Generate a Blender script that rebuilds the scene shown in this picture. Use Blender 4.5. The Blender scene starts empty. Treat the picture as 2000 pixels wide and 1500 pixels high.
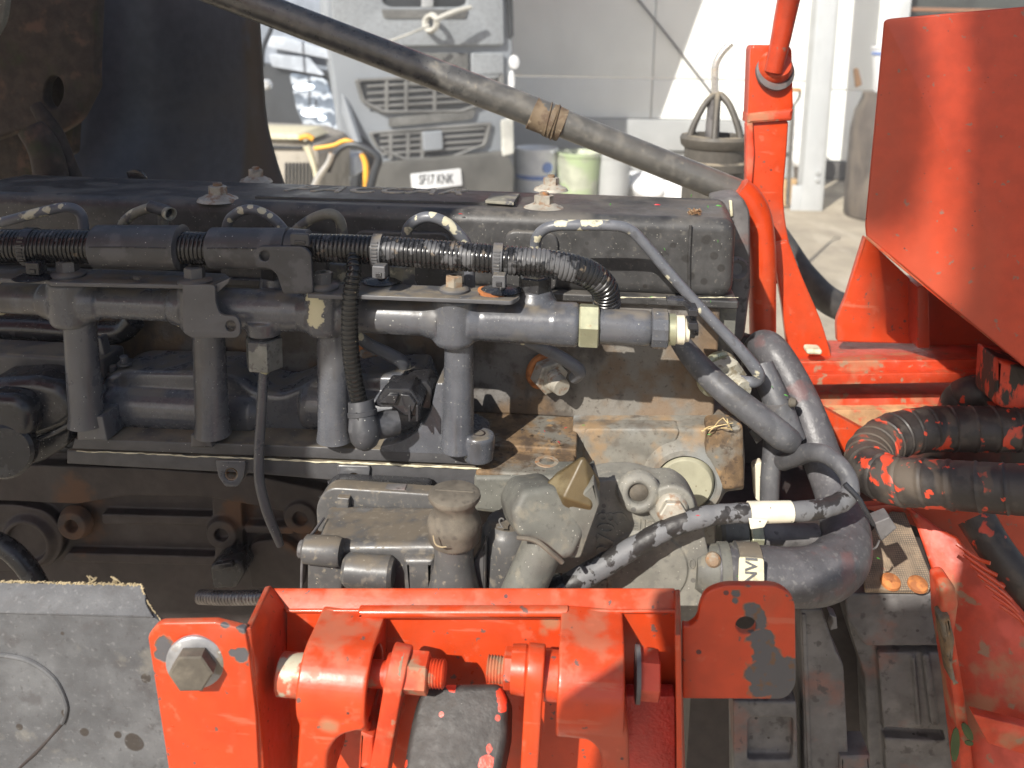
import bpy, bmesh, math, random
from mathutils import Vector, Matrix, noise as mnoise
random.seed(7)
V = Vector; PI = math.pi
scene = bpy.context.scene
COL = scene.collection
# ------------------------------------------------------------------ camera, sky, sun, exposure
CAMH = 1.85                      # lens height above the yard
FPX, PCX, PCY = 1700.0, 1000.0, 363.0     # focal length and optical axis in photograph pixels (2000 x 1500)
RC = (Matrix.Rotation(math.radians(5), 3, 'Z') @ Matrix.Rotation(math.radians(80), 3, 'X') @ Matrix.Rotation(math.radians(1.1), 3, 'Z'))
CAM = V((0, 0, CAMH))
cd = bpy.data.cameras.new('camera'); cam = bpy.data.objects.new('camera', cd); COL.objects.link(cam)
cam.matrix_world = Matrix.Translation(CAM) @ RC.to_4x4()
cd.sensor_width = 36; cd.lens = FPX / 2000 * 36; cd.shift_y = -(750 - PCY) / 2000
cd.clip_start = 0.02; cd.clip_end = 300
cd.dof.use_dof = True; cd.dof.focus_distance = 0.76; cd.dof.aperture_fstop = 8.8
scene.camera = cam
SUN = V((0.50, 1.0, -0.84)).normalized()          # the way sunlight travels
world = bpy.data.worlds.new('World'); scene.world = world; world.use_nodes = True
wn = world.node_tree; bg = wn.nodes['Background']
sk = wn.nodes.new('ShaderNodeTexSky'); sk.sky_type = 'NISHITA'; sk.sun_disc = False
sk.sun_elevation = math.asin(-SUN.z); sk.sun_rotation = math.atan2(-SUN.x, -SUN.y)
sk.dust_density = 2.0; sk.ozone_density = 1.0
wn.links.new(sk.outputs[0], bg.inputs[0]); bg.inputs[1].default_value = 0.085
sl = bpy.data.lights.new('sun', 'SUN'); sl.energy = 5.0; sl.angle = math.radians(0.55); sl.color = (1, 0.955, 0.875)
so = bpy.data.objects.new('sun', sl); COL.objects.link(so); so.rotation_euler = SUN.to_track_quat('-Z', 'Y').to_euler(); so.location = (-3, -6, 6)
scene.view_settings.view_transform = 'Standard'; scene.view_settings.look = 'None'
scene.view_settings.exposure = 0.64; scene.view_settings.gamma = 1
scene.render.engine = 'CYCLES'

# ------------------------------------------------------------------ measuring helpers
def ray(px, py): return RC @ V(((px - PCX) / FPX, -(py - PCY) / FPX, -1))
def at(px, py, Y):                       # the point on the plane y = Y (parallel to the engine) seen at a place in the photograph
    d = ray(px, py); return CAM + d * (Y / d.y)
def onz(px, py, z):
    d = ray(px, py); return CAM + d * ((z - CAMH) / d.z)
FWD = RC @ V((0, 0, -1))
def dep(p): return (p - CAM).dot(FWD)
def RR(r, p): return r * dep(p) / FPX
class Pl:                                # a working plane: origin, right, up, outward normal
    def __init__(s, O, U, W):
        s.O = V(O); s.U = V(U).normalized(); s.N = s.U.cross(V(W)).normalized(); s.W = s.N.cross(s.U)
    def px(s, x, y):
        d = ray(x, y); return CAM + d * ((s.O - CAM).dot(s.N) / d.dot(s.N))
    def uv(s, p): q = p - s.O; return (q.dot(s.U), q.dot(s.W))
    def mat(s): return Matrix(((s.U.x, s.W.x, s.N.x, s.O.x), (s.U.y, s.W.y, s.N.y, s.O.y), (s.U.z, s.W.z, s.N.z, s.O.z), (0, 0, 0, 1)))
def PY(Y): return Pl((0, Y, CAMH), (1, 0, 0), (0, 0, 1))
def pl3(a, b, c):                        # plane through three points: a origin, b to the right, c above
    return Pl(a, b - a, c - a)

# ------------------------------------------------------------------ objects, names, labels
def link(o): COL.objects.link(o); return o
def thing(name, label, cat, loc, group=None, kind=None):
    o = link(bpy.data.objects.new(name, None)); o.location = loc; o.empty_display_size = 0.02
    return tag(o, label, cat, group, kind)
def tag(o, label=None, cat=None, group=None, kind=None):
    if label: o['label'] = label
    if cat: o['category'] = cat
    if group: o['group'] = group
    if kind: o['kind'] = kind
    return o
def wloc(o):
    v = V(o.location)
    while o.parent:
        o = o.parent; v = v + V(o.location) if o.type == 'EMPTY' else v
    return v
def mk(name, bm, mat, parent=None, ang=38, bev=0, seg=2, merge=True):
    if merge: bmesh.ops.remove_doubles(bm, verts=bm.verts, dist=1e-6)
    bmesh.ops.recalc_face_normals(bm, faces=bm.faces)
    ca = math.radians(ang)
    for f in bm.faces: f.smooth = True
    if not bev:
        for e in bm.edges:
            if len(e.link_faces) == 2: e.smooth = e.calc_face_angle(0) < ca
    me = bpy.data.meshes.new(name); bm.to_mesh(me); bm.free()
    o = link(bpy.data.objects.new(name, me))
    if mat: me.materials.append(mat)
    if bev:
        m = o.modifiers.new('bevel', 'BEVEL'); m.width = bev; m.segments = seg; m.limit_method = 'ANGLE'; m.angle_limit = ca; m.harden_normals = True
    return kid(o, parent)
def kid(o, parent):
    if parent:
        o.parent = parent; o.matrix_parent_inverse = Matrix.Translation(-wl(parent))
    return o
def wl(o):                               # world shift of a thing (only Empties are moved off the origin)
    return V(o.location) if o.type == 'EMPTY' else V((0, 0, 0)) if not o.parent else V((0, 0, 0))

# ------------------------------------------------------------------ shapes
def smooth_path(pts, rs, res):
    P = []; R_ = []
    n = len(pts)
    for i in range(n - 1):
        p0 = pts[max(i - 1, 0)]; p1 = pts[i]; p2 = pts[i + 1]; p3 = pts[min(i + 2, n - 1)]
        for k in range(res):
            t = k / res
            P.append(0.5 * ((2 * p1) + (p2 - p0) * t + (2 * p0 - 5 * p1 + 4 * p2 - p3) * t * t + (3 * p1 - p0 - 3 * p2 + p3) * t ** 3))
            R_.append(rs[i] + (rs[i + 1] - rs[i]) * t)
    P.append(pts[-1]); R_.append(rs[-1])
    return P, R_
def sweep(bm, P, R_, n=14, cap=True, squash=None):
    T = []
    for i in range(len(P)):
        T.append((P[min(i + 1, len(P) - 1)] - P[max(i - 1, 0)]).normalized())
    u = T[0].orthogonal().normalized(); rings = []
    for i, p in enumerate(P):
        u = (u - T[i] * u.dot(T[i])).normalized(); w = T[i].cross(u)
        ring = []
        for k in range(n):
            a = 2 * PI * k / n
            ring.append(bm.verts.new(p + (u * math.cos(a) + w * math.sin(a)) * R_[i]))
        rings.append(ring)
    for a, b in zip(rings, rings[1:]):
        for k in range(n): bm.faces.new((a[k], a[(k + 1) % n], b[(k + 1) % n], b[k]))
    if cap: bm.faces.new(rings[0][::-1]); bm.faces.new(rings[-1])
def tube(name, pts, mat, parent=None, n=16, res=8, wave=None, smooth=True, step=None):
    """pts: (px, py, Y, radius px)"""
    p = [at(a, b, c) for a, b, c, _ in pts]; r = [RR(d[3], q) for d, q in zip(pts, p)]
    return tube3(name, p, r, mat, parent, n, res, wave, smooth, step)
def tube3(name, p, r, mat, parent=None, n=16, res=8, wave=None, smooth=True, step=None):
    if not isinstance(r, (list, tuple)): r = [r] * len(p)
    if smooth and len(p) > 2: p, r = smooth_path(p, r, res)
    if wave:                              # wave(s, r) gives the radius s metres along
        q = [p[0]]; L = [0]
        for a, b in zip(p, p[1:]): L.append(L[-1] + (b - a).length)
        P = []; R_ = []; s = 0; i = 0
        while s < L[-1]:
            while L[i + 1] < s: i += 1
            t = (s - L[i]) / max(L[i + 1] - L[i], 1e-9)
            P.append(p[i].lerp(p[i + 1], t)); R_.append(wave(s, r[i] + (r[i + 1] - r[i]) * t)); s += step
        p, r = P, R_
    bm = bmesh.new(); sweep(bm, p, r, n)
    return mk(name, bm, mat, parent)
def lathe(name, p0, axis, prof, mat, parent=None, n=28, ang=38, rot=0, bev=0, closed=True, up=None):
    ax = V(axis).normalized(); u = (V(up) - ax * V(up).dot(ax)).normalized() if up else ax.orthogonal().normalized()
    w = ax.cross(u); bm = bmesh.new(); rings = []
    for t, r in prof:
        c = p0 + ax * t
        if r < 1e-7: rings.append([bm.verts.new(c)]); continue
        rings.append([bm.verts.new(c + (u * math.cos(rot + 2 * PI * k / n) + w * math.sin(rot + 2 * PI * k / n)) * r) for k in range(n)])
    for a, b in zip(rings, rings[1:]):
        for k in range(n):
            k2 = (k + 1) % n
            if len(a) == 1 and len(b) == 1: continue
            if len(a) == 1: bm.faces.new((a[0], b[k2], b[k]))
            elif len(b) == 1: bm.faces.new((a[k], a[k2], b[0]))
            else: bm.faces.new((a[k], a[k2], b[k2], b[k]))
    if closed:
        if len(rings[0]) > 1: bm.faces.new(rings[0][::-1])
        if len(rings[-1]) > 1: bm.faces.new(rings[-1])
    return mk(name, bm, mat, parent, ang, bev)
def hexa(name, p0, axis, h, r, mat, parent=None, cham=0.12, rot=0, up=None, hole=0):
    c = r * cham
    return lathe(name, p0, axis, [(0, r - c * .3), (c * .5, r), (h - c * .5, r), (h, r - c)], mat, parent, 6, 15, rot, up=up)
def fil(pts, r=6, seg=5):                # round the corners of an outline given in pixels; a third number is its own radius
    out = []; n = len(pts)
    for i, p in enumerate(pts):
        ri = p[2] if len(p) > 2 else r
        a = V(pts[i - 1][:2]); b = V(p[:2]); c = V(pts[(i + 1) % n][:2])
        d1 = (a - b); d2 = (c - b); l1, l2 = d1.length, d2.length
        if l1 < 1e-6 or l2 < 1e-6: continue
        d1 /= l1; d2 /= l2; k = min(ri, l1 * .48, l2 * .48)
        if k < .3: out.append((b.x, b.y)); continue
        p1 = b + d1 * k; p2 = b + d2 * k
        for s in range(seg + 1):
            t = s / seg; q = p1 * (1 - t) ** 2 + b * 2 * t * (1 - t) + p2 * t * t; out.append((q.x, q.y))
    return out
def circ(x, y, r, ry=None, n=24): return [(x + r * math.cos(2 * PI * k / n), y + (ry or r) * math.sin(2 * PI * k / n)) for k in range(n)]
def plate(name, pts, plane, thick, mat, parent=None, holes=(), bev=0.0008, uv=False, seg=2):
    """a sheet or block with the outline pts (photograph pixels) on the plane, thickness going away from the viewer"""
    if not isinstance(plane, Pl): plane = PY(plane)
    cu = bpy.data.curves.new(name, 'CURVE'); cu.dimensions = '2D'; cu.fill_mode = 'BOTH'
    bev = min(bev, thick * .45)
    cu.extrude = thick / 2 - bev; cu.bevel_depth = bev; cu.bevel_resolution = seg; cu.offset = -bev
    for ring in [pts] + list(holes):
        q = [(p[0], p[1]) if uv else plane.uv(plane.px(p[0], p[1])) for p in ring]
        s = cu.splines.new('POLY'); s.points.add(len(q) - 1); s.use_cyclic_u = True
        for k, (a, b) in enumerate(q): s.points[k].co = (a, b, 0, 1)
    tmp = bpy.data.objects.new('tmp', cu); me = bpy.data.meshes.new_from_object(tmp); bpy.data.objects.remove(tmp); bpy.data.curves.remove(cu)
    bm = bmesh.new(); bm.from_mesh(me); bpy.data.meshes.remove(me)
    bm.transform(plane.mat() @ Matrix.Translation((0, 0, -thick / 2)))
    return mk(name, bm, mat, parent, 30)
def box(name, lo, hi, mat, parent=None, bev=0.001, seg=2, taper=None, rot=None):
    bm = bmesh.new(); lo = V(lo); hi = V(hi)
    vs = [bm.verts.new((x, y, z)) for z in (lo.z, hi.z) for y in (lo.y, hi.y) for x in (lo.x, hi.x)]
    for f in ((0, 1, 3, 2), (4, 6, 7, 5), (0, 4, 5, 1), (2, 3, 7, 6), (0, 2, 6, 4), (1, 5, 7, 3)): bm.faces.new([vs[i] for i in f])
    return mk(name, bm, mat, parent, 30, bev, seg)
def hull8(name, c, mat, parent=None, bev=0.001, seg=2):     # c: 8 corners, bottom ring then top ring
    bm = bmesh.new(); vs = [bm.verts.new(p) for p in c]
    for f in ((3, 2, 1, 0), (4, 5, 6, 7), (0, 1, 5, 4), (1, 2, 6, 5), (2, 3, 7, 6), (3, 0, 4, 7)): bm.faces.new([vs[i] for i in f])
    return mk(name, bm, mat, parent, 25, bev, seg)
def pbox(name, x0, y0, x1, y1, Y, d, mat, parent=None, bev=0.001, seg=2):
    ym = (y0 + y1) / 2; xm = (x0 + x1) / 2
    return box(name, (at(x0, ym, Y).x, Y, at(xm, y1, Y).z), (at(x1, ym, Y).x, Y + d, at(xm, y0, Y).z), mat, parent, bev, seg)
def cast(name, obs, mat, parent, vox=.0009, it=8, fac=.5):
    """join rough pieces and melt them into one casting with rounded inner corners"""
    bm = bmesh.new()
    for o in obs:
        t = bmesh.new(); t.from_mesh(o.data); me = bpy.data.meshes.new('t'); t.to_mesh(me); t.free(); bm.from_mesh(me); bpy.data.meshes.remove(me)
        me = o.data; bpy.data.objects.remove(o); bpy.data.meshes.remove(me)
    o = mk(name, bm, mat, parent, 180, merge=False)
    m = o.modifiers.new('melt', 'REMESH'); m.mode = 'VOXEL'; m.voxel_size = vox; m.use_smooth_shade = True
    m = o.modifiers.new('round', 'SMOOTH'); m.factor = fac; m.iterations = it
    return o
def letters(name, txt, size, depth, M, mat, parent=None, bold=0.0, shear=0, sx=1):
    cu = bpy.data.curves.new(name, 'FONT'); cu.body = txt; cu.size = size; cu.extrude = depth; cu.offset = bold; cu.shear = shear
    cu.align_x = 'CENTER'; cu.align_y = 'CENTER'; cu.resolution_u = 3
    tmp = bpy.data.objects.new('tmp', cu); me = bpy.data.meshes.new_from_object(tmp); bpy.data.objects.remove(tmp); bpy.data.curves.remove(cu)
    bm = bmesh.new(); bm.from_mesh(me); bpy.data.meshes.remove(me); bm.transform(M @ Matrix.Diagonal((sx, 1, 1, 1)))
    return mk(name, bm, mat, parent, 30)
def frame(o, u, w):
    u = V(u).normalized(); n = u.cross(V(w)).normalized(); w = n.cross(u)
    return Matrix(((u.x, w.x, n.x, o.x), (u.y, w.y, n.y, o.y), (u.z, w.z, n.z, o.z), (0, 0, 0, 1)))

# ------------------------------------------------------------------ procedural materials
class G:
    def __init__(s, name):
        s.m = bpy.data.materials.new(name); s.m.use_nodes = True; s.t = s.m.node_tree; s.b = s.t.nodes['Principled BSDF']
        s.co = s.n('TexCoord').outputs['Object']; s.geo = None
    def n(s, k, **kw):
        x = s.t.nodes.new('ShaderNode' + k)
        for a, b in kw.items(): setattr(x, a, b)
        return x
    def L(s, a, b): s.t.links.new(a, b)
    def val(s, x, v):
        if hasattr(v, 'links'): s.L(v, x)
        else: x.default_value = v
    def math(s, op, a, b=0.0, c=False):
        x = s.n('Math', operation=op, use_clamp=c); s.val(x.inputs[0], a); s.val(x.inputs[1], b); return x.outputs[0]
    def rng(s, v, lo, hi):
        x = s.n('MapRange', interpolation_type='SMOOTHSTEP'); s.L(v, x.inputs[0]); x.inputs[1].default_value = lo; x.inputs[2].default_value = hi; return x.outputs[0]
    def coord(s, off=0, st=(1, 1, 1)):
        if off == 0 and st == (1, 1, 1): return s.co
        x = s.n('Mapping'); x.inputs[1].default_value = (off, off * .7, off * 1.3); x.inputs[3].default_value = st; s.L(s.co, x.inputs[0]); return x.outputs[0]
    def noise(s, sc, det=4, off=0, st=(1, 1, 1), ro=.55):
        x = s.n('TexNoise'); x.inputs['Scale'].default_value = sc; x.inputs['Detail'].default_value = det; x.inputs['Roughness'].default_value = ro
        s.L(s.coord(off, st), x.inputs['Vector']); return x.outputs[0]
    def mask(s, sp):
        k = sp[0]
        if k == 'N': return s.rng(s.noise(sp[1], sp[4] if len(sp) > 4 else 5, sp[5] if len(sp) > 5 else 0, sp[6] if len(sp) > 6 else (1, 1, 1)), sp[2], sp[3])
        if k == 'S':                    # round specks: scale, radius, share kept
            x = s.n('TexVoronoi'); x.inputs['Scale'].default_value = sp[1]; s.L(s.coord(sp[4] if len(sp) > 4 else 0), x.inputs['Vector'])
            c = s.n('SeparateColor'); s.L(x.outputs['Color'], c.inputs[0])
            r = s.math('MULTIPLY', c.outputs[1], sp[2]); d = s.math('LESS_THAN', x.outputs['Distance'], r); return s.math('MULTIPLY', d, s.math('LESS_THAN', c.outputs[0], sp[3]))
        if k == 'U':
            if not s.geo: s.geo = s.n('NewGeometry')
            c = s.n('SeparateXYZ'); s.L(s.geo.outputs['Normal'], c.inputs[0]); return s.rng(c.outputs[2], sp[1], sp[2])
        if k == 'G':
            c = s.n('SeparateXYZ'); s.L(s.co, c.inputs[0]); return s.rng(c.outputs['xyz'.index(sp[1])], sp[2], sp[3])
        if k == 'W':                    # bands along an axis: scale axis lo hi
            x = s.n('TexWave'); x.bands_direction = sp[2]; x.inputs['Scale'].default_value = sp[1]; x.inputs['Distortion'].default_value = sp[5] if len(sp) > 5 else 0
            x.inputs['Detail Scale'].default_value = 3; s.L(s.co, x.inputs[0]); return s.rng(x.outputs['Fac'], sp[3], sp[4])
        if k == 'P':                    # patches: [(px,py,Y,r px)], wobble scale, wobble (share of r), softness
            nz = s.n('TexNoise'); nz.inputs['Scale'].default_value = sp[2]; nz.inputs['Detail'].default_value = 8; s.L(s.co, nz.inputs['Vector'])
            wob = s.math('SUBTRACT', nz.outputs[0], .5); tot = None
            for q in sp[1]:
                p = at(q[0], q[1], q[2]); r = RR(q[3], p)
                v = s.n('VectorMath', operation='DISTANCE'); s.L(s.co, v.inputs[0]); v.inputs[1].default_value = p
                d = s.math('ADD', s.math('DIVIDE', v.outputs['Value'], r), s.math('MULTIPLY', wob, sp[3]))
                m = s.rng(d, 1 + sp[4], 1 - sp[4]); tot = m if tot is None else s.math('MAXIMUM', tot, m)
            return tot
        if k == '-': return s.math('SUBTRACT', 1.0, s.mask(sp[1]))
    def masks(s, specs):
        r = None
        for sp in specs:
            m = s.mask(sp); r = m if r is None else s.math('MULTIPLY', r, m)
        return r
def MAT(name, base, rough=.5, layers=(), metal=0, bump=None, spec=.5, coat=0, var=.25, vs=60, rv=.15):
    """base colour with slow variation; layers are (masks, colour, roughness or None, strength)"""
    g = G(name); t = g.t
    nz = g.noise(vs, 5, 3.1); mx = g.n('Mix', data_type='RGBA'); g.L(g.rng(nz, .3, .7), mx.inputs[0])
    mx.inputs[6].default_value = (*[c * (1 - var) for c in base], 1); mx.inputs[7].default_value = (*[min(1, c * (1 + var)) for c in base], 1)
    col = mx.outputs[2]; hts = []
    rn = g.n('MapRange'); g.L(g.noise(vs * 2.3, 4, 7.7), rn.inputs[0]); rn.inputs[3].default_value = max(.03, rough - rv); rn.inputs[4].default_value = min(1, rough + rv); ro = rn.outputs[0]
    me = float(metal); hgt = None
    for ly in layers:
        mk_ = g.masks(ly[0])
        if len(ly) > 3 and ly[3] != 1: mk_ = g.math('MULTIPLY', mk_, ly[3])
        if len(ly) > 4: hts.append((mk_, ly[4]))
        m2 = g.n('Mix', data_type='RGBA'); g.L(mk_, m2.inputs[0]); g.L(col, m2.inputs[6]); m2.inputs[7].default_value = (*ly[1], 1); col = m2.outputs[2]
        if ly[2] is not None:
            m3 = g.n('Mix', data_type='FLOAT'); g.L(mk_, m3.inputs[0]); g.L(ro, m3.inputs[2]); m3.inputs[3].default_value = ly[2]; ro = m3.outputs[0]
            if metal:
                m4 = g.n('Mix', data_type='FLOAT'); g.L(mk_, m4.inputs[0]); g.val(m4.inputs[2], me); m4.inputs[3].default_value = 0; me = m4.outputs[0]
    g.L(col, g.b.inputs['Base Color']); g.L(ro, g.b.inputs['Roughness']); g.val(g.b.inputs['Metallic'], me)
    g.b.inputs['Specular IOR Level'].default_value = spec; g.b.inputs['Coat Weight'].default_value = coat; g.b.inputs['Coat Roughness'].default_value = .12
    if bump:
        prev = None
        for bs in (bump if isinstance(bump, list) else [bump]):
            bn = g.n('Bump'); bn.inputs['Strength'].default_value = bs[1]; bn.inputs['Distance'].default_value = bs[2] if len(bs) > 2 else .001
            g.L(g.noise(bs[0], 4, 1.7, bs[3] if len(bs) > 3 else (1, 1, 1)), bn.inputs['Height'])
            if prev: g.L(prev, bn.inputs['Normal'])
            prev = bn.outputs[0]
        for h_, am in hts:
            bn = g.n('Bump'); bn.invert = am < 0; bn.inputs['Strength'].default_value = .8; bn.inputs['Distance'].default_value = abs(am); g.L(h_, bn.inputs['Height']); g.L(prev, bn.inputs['Normal']); prev = bn.outputs[0]
        g.L(prev, g.b.inputs['Normal'])
    return g.m
SPECK = [('S', 330, .17, .30)]; SPECK2 = [('S', 170, .085, .25, 2.2)]
DUSTC = (.20, .165, .115)
WHITEG = (.55, .55, .5)
PRIMER = [(622, 600, .684, 21), (622, 622, .684, 19), (618, 578, .686, 18), (620, 640, .686, 12), (352, 612, .69, 6), (351, 635, .69, 5), (12, 585, .70, 16), (16, 610, .70, 12)]
m_paint = MAT('dark_grey_engine_paint', (.080, .084, .096), .26, [([('N', 9, .5, .68, 6, 8)], (.105, .103, .104), .4, .8), ([('N', 40, .56, .68, 7, 18, (1, 1, .18))], (.05, .044, .04), .5, .6), ([('N', 240, .60, .70, 3, 23)], (.12, .115, .105), .6, .4), ([('N', 34, .60, .72, 6, 14)], (.115, .108, .098), .6, .4), (SPECK, WHITEG, .5, .8), (SPECK2, WHITEG, .5, .9), ([('U', .55, .95), ('N', 45, .42, .6)], DUSTC, .85, .55), ([('P', PRIMER, 130, 1.6, .06)], (.52, .49, .33), .75)], bump=[(160, .12), (900, .06, .0005), (40, .08)], var=.12, coat=.18)
m_paintdust = MAT('dusty_dark_grey_paint', (.058, .057, .06), .5, [([('U', .5, .9), ('N', 38, .3, .55)], DUSTC, .9, .85), (SPECK, WHITEG, .5, .8)], bump=[(200, .2)], var=.15)
m_bracket = MAT('grey_bracket_paint', (.085, .086, .092), .42, [(SPECK, WHITEG, .5, .9), (SPECK2, WHITEG, .5, .9), ([('U', .6, .95), ('N', 60, .35, .6)], DUSTC, .9, .7)], bump=[(300, .08)], var=.1)
COVSP = [(x, y, .80, r) for x, y, r in ((1380, 470, 11), (1395, 500, 9), (1340, 505, 10), (1315, 480, 7), (1350, 540, 8), (1410, 525, 8), (1300, 540, 6), (1375, 550, 7), (1420, 460, 6), (1290, 500, 6), (1330, 455, 5), (1260, 560, 5))]
m_cover = MAT('weathered_black_cover', (.046, .045, .045), .42, [([('N', 240, .58, .70, 4, 23)], (.12, .11, .095), .7, .5), ([('N', 30, .56, .70, 8, 18, (.3, 1, 1)), ('U', .3, .8)], (.17, .15, .12), .7, .6), 
    ([('N', 26, .42, .62), ('U', .3, .8)], (.115, .104, .09), .65, .8), ([('N', 55, .52, .7, 6, 4)], (.025, .024, .024), .4, .7),
    ([('P', COVSP, 90, .8, .2)], (.022, .020, .019), .4, .8), ([('S', 420, .2, .25)], (.45, .43, .38), .7, .6), ([('S', 70, .24, .3, 3)], (.025, .023, .022), .5, .7)],
    bump=[(70, .15), (500, .12, .0006)], var=.25)
m_head = MAT('oily_cast_iron', (.085, .075, .066), .5, [([('N', 120, .56, .68, 5, 27)], (.20, .17, .13), .6, .6), ([('N', 230, .57, .68, 4, 7)], (.045, .036, .03), .5, .7), ([('G', 'x', at(1230, 700, .8).x, at(1010, 700, .8).x), ('N', 20, .35, .6, 7, 3)], (.05, .036, .027), .4, .75), ([('N', 22, .45, .65)], (.16, .15, .14), .6), ([('N', 40, .5, .68, 5, 2)], (.035, .026, .022), .45, .8),  # darker to the left: grime, with the rail's shade painted in
    ([('P', [(1260, 740, .80, 110), (1330, 780, .80, 90), (1180, 770, .80, 80)], 60, 1.6, .4)], (.20, .185, .16), .5, .8), ([('N', 17, .50, .62, 8, 33)], (.15, .095, .05), .7, .75), ([('N', 28, .54, .66, 8, 41, (1, 1, .4))], (.045, .036, .030), .4, .8), ([('N', 200, .58, .68, 4, 45)], (.05, .04, .032), .5, .6), ([('P', [(1390, 780, .80, 60), (1400, 720, .80, 40), (1290, 815, .8, 40)], 70, 2.6, .5)], (.20, .12, .06), .8, .6)],
    bump=[(150, .6, .0014), (700, .3, .0006), (45, .4, .002)], var=.3)
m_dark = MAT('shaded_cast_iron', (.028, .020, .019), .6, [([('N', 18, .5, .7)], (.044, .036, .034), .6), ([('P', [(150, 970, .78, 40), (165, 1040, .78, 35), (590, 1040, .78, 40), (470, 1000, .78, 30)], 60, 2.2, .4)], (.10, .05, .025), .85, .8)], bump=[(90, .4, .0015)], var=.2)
m_rust = MAT('rusty_cast_iron', (.165, .105, .055), .75, [([('N', 24, .45, .6)], (.165, .155, .132), .55), ([('N', 200, .56, .66, 4, 12)], (.05, .035, .025), .7, .7), ([('N', 55, .50, .66, 7, 5)], (.075, .05, .032), .8), ([('N', 90, .58, .7, 5, 9)], (.33, .205, .095), .8, .8), ([('S', 200, .2, .2)], (.05, .035, .03), .8, .8)], bump=[(120, .5, .0012), (600, .35, .0006)], var=.3)
m_block = MAT('pale_stained_block', (.20, .19, .165), .5, [([('N', 220, .57, .68, 4, 17)], (.10, .085, .065), .6, .6), ([('N', 12, .52, .66, 8, 20)], (.17, .10, .05), .75, .9), ([('N', 32, .55, .66, 8, 51, (1, 1, .5))], (.07, .055, .042), .5, .8), ([('N', 30, .48, .68)], (.29, .19, .10), .75, .85), ([('N', 60, .55, .7, 6, 3)], (.12, .10, .08), .7, .7), ([('N', 16, .52, .7, 4, 8)], (.235, .245, .24), .45, .8)], bump=[(130, .35, .001)], var=.2)
m_castpale = MAT('pale_dusty_casting', (.195, .187, .162), .65, [([('N', 240, .58, .70, 3, 5)], (.10, .095, .085), .7, .5), ([('N', 14, .55, .70, 6, 15)], (.17, .125, .08), .8, .5), ([('N', 35, .48, .68)], (.14, .135, .122), .6, .8), ([('S', 95, .26, .35)], (.09, .085, .08), .7, .7), ([('N', 70, .55, .7, 5, 6)], (.30, .275, .22), .8, .6), ([('S', 420, .22, .3)], (.5, .48, .42), .7, .7)], bump=[(110, .2), (700, .12, .0005)], var=.15)
m_cast = MAT('dusty_grey_casting', (.125, .124, .108), .65, [([('N', 240, .58, .70, 3, 5)], (.07, .066, .06), .7, .5), ([('N', 14, .55, .70, 6, 15)], (.17, .125, .08), .8, .5), ([('N', 35, .48, .68)], (.085, .082, .074), .6, .8), ([('S', 95, .26, .35)], (.06, .057, .053), .7, .7), ([('N', 70, .55, .7, 5, 6)], (.21, .19, .145), .8, .6), ([('S', 420, .22, .3)], (.5, .48, .42), .7, .7)], bump=[(110, .2), (700, .12, .0005)], var=.15)
m_alloy = MAT('dusty_pump_alloy', (.085, .083, .082), .36, [([('N', 220, .60, .72, 3, 5)], (.26, .22, .16), .8, .6), ([('U', .55, .9), ('N', 50, .3, .55)], (.135, .11, .08), .9, .85), (SPECK, (.5, .45, .36), .8, .7), ([('N', 120, .55, .7)], (.22, .19, .15), .8, .5)], bump=[(220, .15)], var=.12)
m_rubber = MAT('dusty_brown_rubber', (.095, .082, .065), .8, [([('N', 60, .4, .65)], (.145, .125, .098), .9), ([('N', 130, .55, .7)], (.08, .068, .055), .8)], bump=[(180, .35)], var=.15)
m_plug = MAT('dull_olive_plug', (.34, .325, .235), .5, [([('N', 30, .45, .7)], (.27, .255, .19), .6), ([('S', 120, .16, .3)], (.2, .17, .11), .8, .8)], bump=[(90, .1)], var=.1)
m_bolt = MAT('pale_weathered_bolt', (.40, .37, .31), .5, [([('N', 120, .5, .65)], (.24, .13, .07), .8, .8), ([('N', 60, .55, .7, 4, 4)], (.12, .11, .10), .6, .7)], metal=.25, bump=[(250, .3)], var=.2)
m_nut = MAT('half_painted_steel_nut', (.20, .205, .195), .35, [([('N', 55, .50, .54, 5, 3)], (.07, .07, .075), .4), ([('N', 160, .55, .66)], (.10, .095, .085), .6)], metal=.5, bump=[(300, .3)], var=.2)
m_zinc = MAT('yellow_zinc_steel', (.40, .40, .27), .34, [([('N', 70, .52, .68)], (.22, .22, .18), .5, .7), ([('N', 160, .58, .7)], (.2, .12, .06), .8, .6)], metal=.55, bump=[(200, .1)], var=.1)
m_rustbolt = MAT('rusty_bolt_steel', (.22, .15, .095), .65, [([('N', 90, .45, .6)], (.27, .24, .19), .55), ([('N', 150, .55, .68)], (.33, .14, .05), .85)], bump=[(240, .4)], var=.2)
m_orange = MAT('orange_rust', (.46, .17, .05), .85, [([('N', 100, .45, .6)], (.28, .10, .035), .85)], bump=[(200, .3)], var=.2)
m_black = MAT('black_plastic', (.024, .024, .027), .24, [(SPECK, WHITEG, .5, .5), ([('N', 70, .56, .7)], (.06, .06, .062), .5, .7)], bump=[(150, .08)], var=.15)
m_blackmatt = MAT('worn_black_sleeve', (.045, .046, .051), .45, [(SPECK, WHITEG, .5, .9), (SPECK2, WHITEG, .5, .9), ([('N', 55, .5, .62)], (.082, .083, .09), .5, .9)], bump=[(200, .1)], var=.12)
m_conduit = MAT('glossy_black_conduit', (.016, .016, .017), .22, [([('N', 38, .52, .58), ('G', 'x', at(700, 490, .69).x, at(860, 490, .69).x)], (.115, .115, .12), .45, .8), ([('N', 60, .6, .66, 4, 5)], (.075, .075, .08), .45, .8), ([('N', 90, .62, .7, 4, 2)], (.16, .12, .08), .8, .7)], var=.1)
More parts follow.
